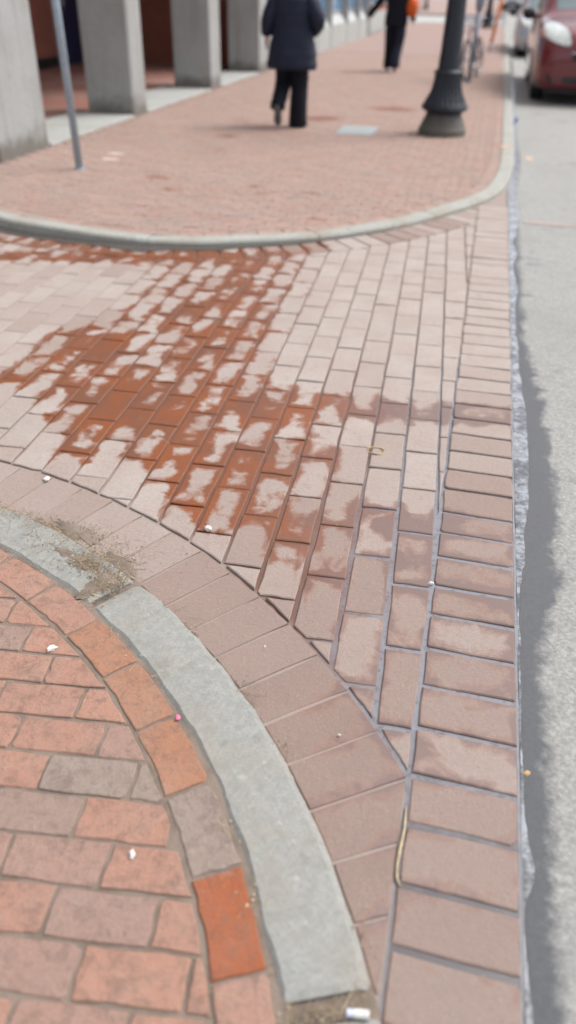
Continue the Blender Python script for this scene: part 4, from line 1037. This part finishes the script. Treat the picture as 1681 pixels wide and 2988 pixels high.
def spline(keys, n):
    out = []
    for i in range(len(keys)-1):
        k = [keys[max(0, i-1)], keys[i], keys[i+1], keys[min(len(keys)-1, i+2)]]
        for s2 in range(n):
            t = s2/n; out.append(tuple(crom(*[q[c] for q in k], t) for c in range(len(keys[0]))))
    out.append(keys[-1]); return out
def limb(name, mat, keys, parent, n=6, seg=16, nz=0.05, seed=0, scal=0.0, scn_=9):
    """keys: x,y,z,radius ; tube with soft folds"""
    ks = spline(keys, n); mb = MB(); pts = [Vector(k[:3]) for k in ks]; rings = []
    for i, p in enumerate(pts):
        d = (pts[min(i+1, len(pts)-1)]-pts[max(i-1, 0)]).normalized(); ref = Vector((0, 1, 0)) if abs(d.y) < 0.9 else Vector((1, 0, 0))
        a = d.cross(ref).normalized(); c = a.cross(d).normalized(); rr = []
        for k in range(seg):
            t = 2*math.pi*k/seg; m = 1+nz*mnoise.noise(Vector((math.cos(t)*1.7+seed, math.sin(t)*1.7, i*0.8)))+scal*abs(math.sin(i*math.pi/3))
            rr.append(p+(a*math.cos(t)+c*math.sin(t))*ks[i][3]*m)
        rings.append(rr)
    mb.loft(rings); return fixn(mb.build(name, mat, parent, smooth=True))
def body(name, loc, rz, J, label, group=None, hand_dirs=None):
    """one continuous skinned figure; J = joint positions"""
    V = []; E = []; Rd = []
    def add(p, r, par=None):
        V.append(p); Rd.append(r)
        if par is not None: E.append((par, len(V)-1))
        return len(V)-1
    pel = add(J['pelvis'], 0.13); sp = add(J['spine'], 0.12, pel); ch = add(J['chest'], 0.13, sp); nk = add(J['neck'], 0.055, ch); hb = add(J['head0'], 0.085, nk); ht = add(J['head1'], 0.088, hb)
    nose = add((J['head0'][0], J['head0'][1]+0.105, J['head0'][2]+0.02), 0.012, hb)
    for s2, nm in ((-1, 'l'), (1, 'r')):
        sh = add(J['sh_'+nm], 0.06, ch); el = add(J['el_'+nm], 0.042, sh); wr = add(J['wr_'+nm], 0.026, el)
        d = (Vector(J['wr_'+nm])-Vector(J['el_'+nm])).normalized(); side = d.cross(Vector((1, 0, 0))).normalized() if abs(d.x) < 0.8 else Vector((0, 1, 0))
        w = Vector(J['wr_'+nm]); palm = add(tuple(w+d*0.06), 0.030, wr)
        for k in range(4):
            o = side*(k-1.5)*0.019; L = (0.062, 0.075, 0.080, 0.066)[k]
            q = w+d*0.095+o; f1 = add(tuple(q), 0.0095, palm); f2 = add(tuple(q+d*L*0.5+Vector((-s2*0.006, 0, 0))), 0.0088, f1); add(tuple(q+d*L*0.9+Vector((-s2*0.02, 0, 0))), 0.0075, f2)
        th = w+d*0.045+side*0.036; t1 = add(tuple(th), 0.0105, palm); add(tuple(th+d*0.04+side*0.014), 0.0085, t1)
        hp = add(J['hip_'+nm], 0.085, pel); kn = add(J['kn_'+nm], 0.055, hp); an = add(J['an_'+nm], 0.038, kn); add(J['toe_'+nm], 0.026, an)
    me = bpy.data.meshes.new(name); me.from_pydata(V, E, []); me.update()
    o = bpy.data.objects.new(name, me); COL.objects.link(o); o.location = loc; o.rotation_euler = (0, 0, rz); me.materials.append(M_skin)
    md = o.modifiers.new('skin', 'SKIN'); md.use_smooth_shade = True
    sv = me.skin_vertices[0].data if me.skin_vertices else None
    if sv is None:
        bpy.context.view_layer.objects.active = o; sv = me.skin_vertices[0].data
    for i, q in enumerate(Rd): sv[i].radius = (q, q); sv[i].use_root = (i == 0)
    o.modifiers.new('sub', 'SUBSURF').render_levels = 1
    tag(o, label, 'person', group); return o
def shoe(parent, heel, toe, up, upper, sole):
    h, t = Vector(heel), Vector(toe); d = (t-h).normalized(); u = Vector(up); u = (u-d*u.dot(d)).normalized(); s2 = d.cross(u); L = (t-h).length
    def sec(k, w, z0, z1): 
        c = h+d*L*k; return [c+s2*w*math.cos(a)*1.0+u*(z0+(z1-z0)*(0.5+0.5*math.sin(a))) for a in [m*math.pi/6 for m in range(12)]]
    mb = MB(); mb.loft([sec(0.0, 0.026, 0.012, 0.075), sec(0.08, 0.036, 0.012, 0.10), sec(0.28, 0.038, 0.012, 0.105), sec(0.5, 0.042, 0.012, 0.08), sec(0.75, 0.047, 0.012, 0.06), sec(0.93, 0.038, 0.012, 0.045), sec(1.0, 0.018, 0.014, 0.032)])
    o = fixn(mb.build('shoe', upper, parent, smooth=True))
    mb = MB(); mb.loft([sec(-0.01, 0.028, -0.008, 0.016), sec(0.10, 0.037, -0.010, 0.016), sec(0.4, 0.036, -0.010, 0.016), sec(0.75, 0.049, -0.010, 0.016), sec(0.94, 0.040, -0.008, 0.016), sec(1.01, 0.018, -0.004, 0.016)])
    fixn(mb.build('sole', sole, o, smooth=True))
def hair(parent, hc, r=0.112):
    mb = MB(); n = 20; rings = []
    for i in range(9):
        ph = -0.35*math.pi+i*0.85*math.pi/8*1.0; z = math.sin(ph); q = math.cos(ph)
        rings.append([(hc[0]+r*0.92*max(q, 0.02)*math.cos(t), hc[1]-0.018+r*1.05*max(q, 0.02)*math.sin(t)*(0.72 if math.sin(t) > 0 and z < 0.3 else 1), hc[2]+0.02+r*1.1*z) for t in [2*math.pi*k/n for k in range(n)]])
    mb.loft(rings); fixn(mb.build('hair', M_hair, parent, smooth=True))
# woman-length navy quilted coat, walking away
J1 = dict(pelvis=(0,0,.92), spine=(0,.01,1.08), chest=(0,.02,1.27), neck=(0,.02,1.44), head0=(0,.045,1.545), head1=(0,.035,1.63),
 sh_l=(-.17,0,1.36), el_l=(-.275,-.05,1.12), wr_l=(-.30,.0,.965), sh_r=(.17,0,1.36), el_r=(.285,-.06,1.13), wr_r=(.245,.07,1.02),
 hip_l=(-.09,0,.88), kn_l=(-.105,.07,.50), an_l=(-.136,-.19,.25), toe_l=(-.136,-.11,.09), hip_r=(.09,0,.88), kn_r=(.085,.03,.49), an_r=(.075,.0,.09), toe_r=(.08,.15,.03))
p1 = body('person', (-2.335, 10.33, ZS), R(4), J1, 'person in long navy quilted coat and black trousers walking along the sidewalk')
mb = MB(); rings = []
keys = spline([(0,.01,.625,.268,.205), (0,.0,.67,.272,.205), (.0,-.005,.85,.262,.19), (0,-.005,1.03,.236,.165), (0,0,1.16,.242,.17), (0,.005,1.30,.238,.165), (0,.01,1.39,.19,.13), (0,.015,1.44,.105,.09), (0,.02,1.50,.088,.085)], 8)
for i, k in enumerate(keys):
    q = 1+0.022*abs(math.sin(k[2]*math.pi/0.105))
    wq = q*(1.0+0.07*sstep(1.0, 0.7, k[2])); rings.append(ring((k[0], k[1], k[2]), k[3]*wq, k[4]*wq, 32, 0.06, 3.0))
b0 = ring((0, .01, .645), .235, .175, 32); rings = [b0]+rings
mb.loft(rings); coat = fixn(mb.build('coat', M_coat, p1, smooth=True))
limb('sleeve', M_coat, [(-.165,0,1.385,.085), (-.225,-.03,1.25,.088), (-.285,-.05,1.11,.078), (-.305,-.01,1.0,.066), (-.308,.0,.965,.056)], p1, 8, 16, 0.07, 1, 0.06)
limb('sleeve', M_coat, [(.165,0,1.385,.085), (.235,-.04,1.25,.092), (.300,-.06,1.12,.082), (.272,.02,1.05,.072), (.22,.09,1.0,.060)], p1, 8, 16, 0.07, 5, 0.06)
limb('trouser_leg', M_trous, [(.09,0,.90,.11), (.09,.03,.66,.112), (.09,.035,.48,.108), (.088,.0,.26,.106), (.086,.0,.10,.112), (.086,.005,.022,.116)], p1, 6, 18, 0.09, 2)
limb('trouser_leg', M_trous, [(-.09,0,.90,.11), (-.105,.05,.66,.108), (-.112,.085,.50,.100), (-.125,-.05,.36,.092), (-.135,-.17,.27,.090), (-.137,-.205,.235,.090)], p1, 6, 18, 0.09, 7)
shoe(p1, (-.136,-.245,.265), (-.138,-.155,.035), (0,.93,.36), M_shoe, M_sole)
shoe(p1, (.08,-.06,.012), (.085,.19,.012), (0,0,1), M_shoe, M_sole)
hair(p1, (0,.04,1.59))
# second walker with an orange bag
J2 = dict(pelvis=(0,0,.95), spine=(0,.01,1.10), chest=(0,.02,1.30), neck=(0,.02,1.48), head0=(0,.045,1.585), head1=(0,.035,1.67),
 sh_l=(-.18,0,1.40), el_l=(-.36,-.04,1.19), wr_l=(-.52,-.02,1.00), sh_r=(.18,0,1.40), el_r=(.27,-.03,1.14), wr_r=(.32,.02,.95),
 hip_l=(-.09,0,.90), kn_l=(-.105,.06,.50), an_l=(-.11,.14,.10), toe_l=(-.115,.29,.05), hip_r=(.09,0,.90), kn_r=(.075,.02,.50), an_r=(.05,-.14,.12), toe_r=(.055,-.02,.03))
p2 = body('person', (-2.02, 18.35, ZS), R(3), J2, 'person in dark jacket and navy trousers with an orange bag, walking away')
mb = MB(); keys = spline([(0,0,.80,.225,.16), (0,0,.84,.232,.165), (0,0,.98,.225,.16), (0,0,1.12,.208,.145), (0,.01,1.30,.225,.155), (0,.01,1.42,.19,.13), (0,.015,1.48,.10,.09), (0,.02,1.52,.075,.075)], 6)
mb.loft([ring((0, 0, .82), .2, .14, 26)]+[ring(k[:3], k[3], k[4], 26, 0.06, 9.0) for k in keys]); fixn(mb.build('jacket', M_jack, p2, smooth=True))
limb('sleeve', M_jack, [(-.165,0,1.42,.08), (-.27,-.02,1.30,.078), (-.37,-.04,1.18,.068), (-.46,-.03,1.07,.064), (-.55,-.02,.965,.060)], p2, 6, 14, 0.06, 2)
limb('sleeve', M_jack, [(.165,0,1.42,.08), (.235,-.02,1.28,.076), (.275,-.03,1.14,.066), (.30,0,1.03,.058), (.345,.02,.90,.056)], p2, 6, 14, 0.06, 4)
limb('trouser_leg', M_trous2, [(.095,0,.93,.115), (.10,.01,.70,.112), (.09,.015,.50,.100), (.065,-.08,.30,.092), (.055,-.13,.15,.098), (.055,-.13,.085,.100)], p2, 6, 18, 0.10, 3)
limb('trouser_leg', M_trous, [(-.09,0,.93,.11), (-.10,.03,.70,.105), (-.105,.06,.50,.094), (-.11,.11,.28,.086), (-.112,.13,.12,.090), (-.112,.13,.055,.094)], p2, 6, 18, 0.10, 6)
shoe(p2, (.05,-.20,.115), (.055,.035,.012), (0,.4,1), M_grey, M_solew); shoe(p2, (-.112,.09,.012), (-.118,.33,.03), (0,0,1), M_grey, M_solew); hair(p2, (0,.04,1.63))
hb_ = empty('shoulder_bag', (-2.02+0.30, 18.33, ZS+0.96)); tag(hb_, 'bright orange soft bag hanging at the hip of the walking person', 'bag')
mb = MB(); mb.loft([ring((0, 0, z), rx, ry, 18, 0.10, 2) for z, rx, ry in ((0.0, .05, .03), (0.02, .085, .07), (0.10, .115, .11), (0.20, .12, .115), (0.29, .10, .09), (0.33, .05, .03))]); fixn(mb.build('bag_body', M_bag, hb_, smooth=True))
mb = MB(); mb.tube([(-.02, .05, .30), (-.10, .05, .45), (-.17, .03, .535), (-.12, -.03, .48), (-.02, -.05, .30)], 0.012, 6); mb.build('strap', M_bag, hb_)
# small far walker across the cross street
J3 = dict(J2); p3 = body('person', (-5.4, 68.0, 0.06), R(-80), J3, 'tiny distant person in dark clothes across the cross street')
mb = MB(); mb.loft([ring(k[:3], k[3], k[4], 16) for k in spline([(0,0,.85,.22,.16), (0,0,1.1,.21,.15), (0,.01,1.32,.22,.15), (0,.02,1.5,.08,.08)], 3)]); fixn(mb.build('jacket', M_grey, p3, smooth=True))
for s2, ks in ((1, [(.09,0,.93,.1), (.08,.02,.5,.085), (.05,-.14,.06,.08)]), (-1, [(-.09,0,.93,.1), (-.1,.06,.5,.085), (-.11,.14,.04,.08)])): limb('trouser_leg', M_trous, ks, p3, 4, 12)
for s2 in (-1, 1): limb('sleeve', M_grey, [(s2*.17,0,1.42,.07), (s2*.3,-.03,1.18,.06), (s2*.40,-.01,.98,.05)], p3, 4, 10)
hair(p3, (0,.04,1.63))
# iron railing across the cross street
r = empty('iron_railing', (-9.5, 66.0, 0.06)); tag(r, 'grey iron railing with upright bars across the cross street', 'railing')
for k in range(26):
    mb = MB(); mb.box(k*0.16, k*0.16+0.035, 0, 0.035, 0, 1.1); mb.build('bar', M_greypost, r)
for z in (0.12, 1.02):
    mb = MB(); mb.box(-0.05, 4.1, -0.004, 0.039, z, z+0.05); mb.build('rail', M_greypost, r)

# ------------------------------------------------------------------ litter and debris
def scrap(name, loc, size, mat, label, cat, seed, group=None, flat=0.35):
    mb = MB(); n = 9; vs = []
    for j in range(5):
        ph = -0.5*math.pi+math.pi*j/4
        for i in range(n):
            t = 2*math.pi*i/n; k = 0.7+0.6*mnoise.noise(Vector((math.cos(t)*1.9+seed, math.sin(t)*1.9, j*0.9)))
            vs.append((size*k*math.cos(ph)*math.cos(t), size*0.7*k*math.cos(ph)*math.sin(t), size*flat*(math.sin(ph)+0.9)))
    mb.add(vs, [(j*n+i, j*n+(i+1) % n, (j+1)*n+(i+1) % n, (j+1)*n+i) for j in range(4) for i in range(n)])
    o = mb.build(name, mat, loc=None); o.location = loc; o.rotation_euler = (0, 0, seed*1.3); return tag(o, label, cat, group)
scrap('paper_scrap', (-1.36, 2.11, 0.0), 0.020, M_paper, 'small white paper scrap on the border bricks near the debris', 'litter', 1)
scrap('paper_scrap', (-0.70, 1.965, 0.0), 0.021, M_paper, 'torn white feather-like scrap on the field bricks', 'litter', 2)
scrap('paper_scrap', (-0.92, 1.305, ZN), 0.019, M_paper, 'white scrap lying on the orange sidewalk bricks', 'litter', 3)
scrap('paper_scrap', (-0.485, 0.808, ZN), 0.014, M_paper, 'little white scrap in a joint of the near sidewalk', 'litter', 4)
scrap('pebble', (0.042, 1.87, -0.006), 0.012, M_paper, 'small white pebble in the joint beside the edging bricks', 'pebble', 5, flat=0.6)
scrap('pebble', (-0.38, 1.48, 0.0), 0.006, M_paper, 'tiny pale pebble on the curved border bricks', 'pebble', 6, flat=0.6)
scrap('pebble', (-0.13, 1.232, 0.0), 0.006, M_paper, 'tiny pale pebble on the border beside the granite kerb', 'pebble', 7, flat=0.6)
M_leaf = simple('dry_leaf', (0.42, 0.27, 0.13), 0.8, var=0.3, scale=50)
scrap('dry_leaf', (0.312, 1.235, -0.008), 0.013, M_leaf, 'small tan leaf bit on the paving edge by the gutter', 'leaf', 8)
scrap('dry_leaf', (0.225, 0.755, -0.008), 0.006, M_leaf, 'tiny amber leaf bit in a wet joint of the edging bricks', 'leaf', 9)
scrap('bottle_cap', (0.43, 12.4, ZR+0.004), 0.045, simple('blue_plastic', (0.05, 0.14, 0.45), 0.4), 'blue plastic scrap lying in the wet gutter', 'litter', 10, flat=0.5)
scrap('gum_spot', (-0.515, 1.165, ZN+0.003), 0.011, simple('pink_wrapper', (0.75, 0.18, 0.30), 0.6), 'small pink wrapper bit at the edge of the granite kerb', 'litter', 11, flat=0.25)
t = empty('plastic_tube', (0.008, 0.625, ZN-0.004), R(8)); t.scale = (0.85, 0.85, 0.85); tag(t, 'small white plastic tube lying in the dirt between two kerb stones', 'litter')
mb = MB(); mb.tube([(-0.010, 0, 0.0085), (0.0, 0, 0.0085), (0.022, 0, 0.0085), (0.0225, 0, 0.0085)], [0.0085, 0.0088, 0.0088, 0.0075], 16); mb.build('tube', M_paper, t, smooth=False)
mb = MB(); mb.tube([(-0.024, 0, 0.0085), (-0.023, 0, 0.0085), (-0.0105, 0, 0.0085)], [0.0065, 0.0078, 0.0078], 16); mb.build('cap', simple('pale_blue_plastic', (0.45, 0.48, 0.62), 0.4), t)
M_straw = simple('dry_straw', (0.38, 0.30, 0.19), 0.7, var=0.25, scale=40)
mb = MB(); mb.tube([(0.048, 1.075, 0.001), (0.050, 1.02, 0.003), (0.046, 0.97, 0.004), (0.044, 0.93, 0.003), (0.046, 0.905, 0.003), (0.056, 0.888, 0.002)], [0.0018, 0.0035, 0.004, 0.0032, 0.003, 0.0016], 7)
tag(mb.build('twig', M_straw, smooth=True), 'thin pale bent twig lying along the joint beside the edging bricks', 'twig')
mb = MB(); mb.tube([(-0.23+0.032*math.cos(a), 2.63+0.028*math.sin(a), 0.003+0.002*math.sin(3*a)) for a in [2*math.pi*k/20 for k in range(21)]], 0.0028, 6)
tag(mb.build('string_loop', M_leaf, smooth=True), 'tan loop of string lying on the damp field bricks', 'string')
# leaf litter: flakes and straw along the near kerb, nobody could count them
def litter(name, spots, n, mat, zf, seed, straw=0.25):
    rnd = random.Random(seed); mb = MB()
    for k in range(n):
        cx, cy, a, b = spots[rnd.randrange(len(spots))]; x = rnd.gauss(cx, a); y = rnd.gauss(cy, b); z = zf(x, y); t = rnd.uniform(0, 6.28)
        if rnd.random() < straw:
            L = rnd.uniform(.008, .03); w = rnd.uniform(.0006, .0013); dx, dy = math.cos(t), math.sin(t); h = rnd.uniform(.001, .006)
            mb.add([(x-dx*L, y-dy*L, z+.001), (x+dx*L, y+dy*L, z+h), (x+dx*L-dy*w, y+dy*L+dx*w, z+h), (x-dx*L-dy*w, y-dy*L+dx*w, z+.001)], [(0, 1, 2, 3)])
        else:
            s2 = rnd.uniform(.001, .0045); vs = [(x+s2*rnd.uniform(.5, 1)*math.cos(t+q), y+s2*rnd.uniform(.5, 1)*math.sin(t+q), z+.001+rnd.uniform(0, s2*.7)) for q in (0, 1.5, 3.0, 4.6)]
            mb.add(vs, [(0, 1, 2, 3)])
    o = mb.build(name, mat); return tag(o, kind='stuff')
def dirt(cx, cy, rx, ry, z, seed, rot=0.0):
    mb = MB(); n = 44; vs = []
    for ring_, hh in ((1.0, 0.0), (0.7, 0.003), (0.3, 0.005)):
        for i in range(n):
            t = 2*math.pi*i/n; k = 1+0.55*mnoise.noise(Vector((math.cos(t)*1.5+seed, math.sin(t)*1.5, seed)))+0.35*mnoise.noise(Vector((math.cos(t)*5+seed, math.sin(t)*5, seed)))
            a, b = rx*k*ring_*math.cos(t), ry*k*ring_*math.sin(t); x, y = cx+a*math.cos(rot)-b*math.sin(rot), cy+a*math.sin(rot)+b*math.cos(rot); vs.append((x, y, z+hh*(0.6+0.8*mnoise.noise(Vector((x*40, y*40, 0)))) + (0.0 if ring_ < 1 else -0.002)))
    fs = [(j*n+i, j*n+(i+1) % n, (j+1)*n+(i+1) % n, (j+1)*n+i) for j in range(2) for i in range(n)]+[tuple(2*n+i for i in range(n))]
    mb.add(vs, fs); o = mb.build('dirt_patch', M_soil, smooth=True); o['kind'] = 'stuff'; return o
dirt(-0.905, 1.590, 0.038, 0.075, ZN+0.003, 3.1, R(-33)); dirt(-0.985, 1.660, 0.075, 0.028, ZN+0.002, 5.7, R(-35)); dirt(-0.90, 1.715, 0.075, 0.030, 0.003, 8.3, R(-40)); dirt(-1.13, 1.850, 0.10, 0.028, 0.003, 1.9, R(-25)); dirt(-1.08, 1.70, 0.04, 0.016, ZN+0.002, 4.4, R(-20))
def zg(x, y): return 0.001 if circ_d(x, y) > R_OUT else ZN+0.003
SP = [(-.905,1.585,.03,.03),(-.985,1.655,.04,.02),(-.93,1.725,.04,.022),(-1.13,1.845,.06,.02),(-1.0,1.72,.09,.05),(-1.28,1.86,.09,.03),(-1.1,1.78,.15,.06),(-.87,1.62,.03,.05)]
M_lit1 = simple('leaf_crumbs', (0.19, 0.145, 0.095), 0.9, var=0.5, scale=120); M_lit2 = simple('straw_crumbs', (0.40, 0.32, 0.19), 0.85, var=0.4, scale=120)
o = litter('leaf_crumbs', SP, 2300, M_lit1, zg, 1, 0.15); o['label'] = 'brown leaf crumbs and grit along the granite kerb'; o['category'] = 'debris'
o = litter('straw_bits', SP, 260, M_lit2, zg, 2, 0.6); o['label'] = 'pale dry straw bits lying on the kerb and border bricks'; o['category'] = 'debris'
JS = []
for k in range(70):
    a = R(random.uniform(10, 100)); rr = random.choice([R_IN-0.004, R_IN-0.004, R_IN-0.115, R_OUT+0.003]); JS.append((C0[0]+rr*math.cos(a), C0[1]+rr*math.sin(a), .018, .018))
JS += [(C0[0]+rr*math.cos(R(23.7)), C0[1]+rr*math.sin(R(23.7)), .012, .012) for rr in (2.05, 2.09, 2.13, 2.17)]*3
o = litter('joint_grit', JS, 1600, M_lit1, lambda x, y: ZN-0.006 if circ_d(x, y) < R_OUT else 0.0, 3, 0.12); o['label'] = 'dark grit and crumbs caught along the sidewalk joints'; o['category'] = 'debris'
o = litter('pale_grit', JS+[(random.uniform(-1.2, .2), random.uniform(1.0, 3.0), .1, .1) for k in range(40)], 260, M_lit2, lambda x, y: ZN if circ_d(x, y) < R_OUT else -0.002, 4, 0.3); o['label'] = 'pale grit scattered on the paving bricks'; o['category'] = 'debris'
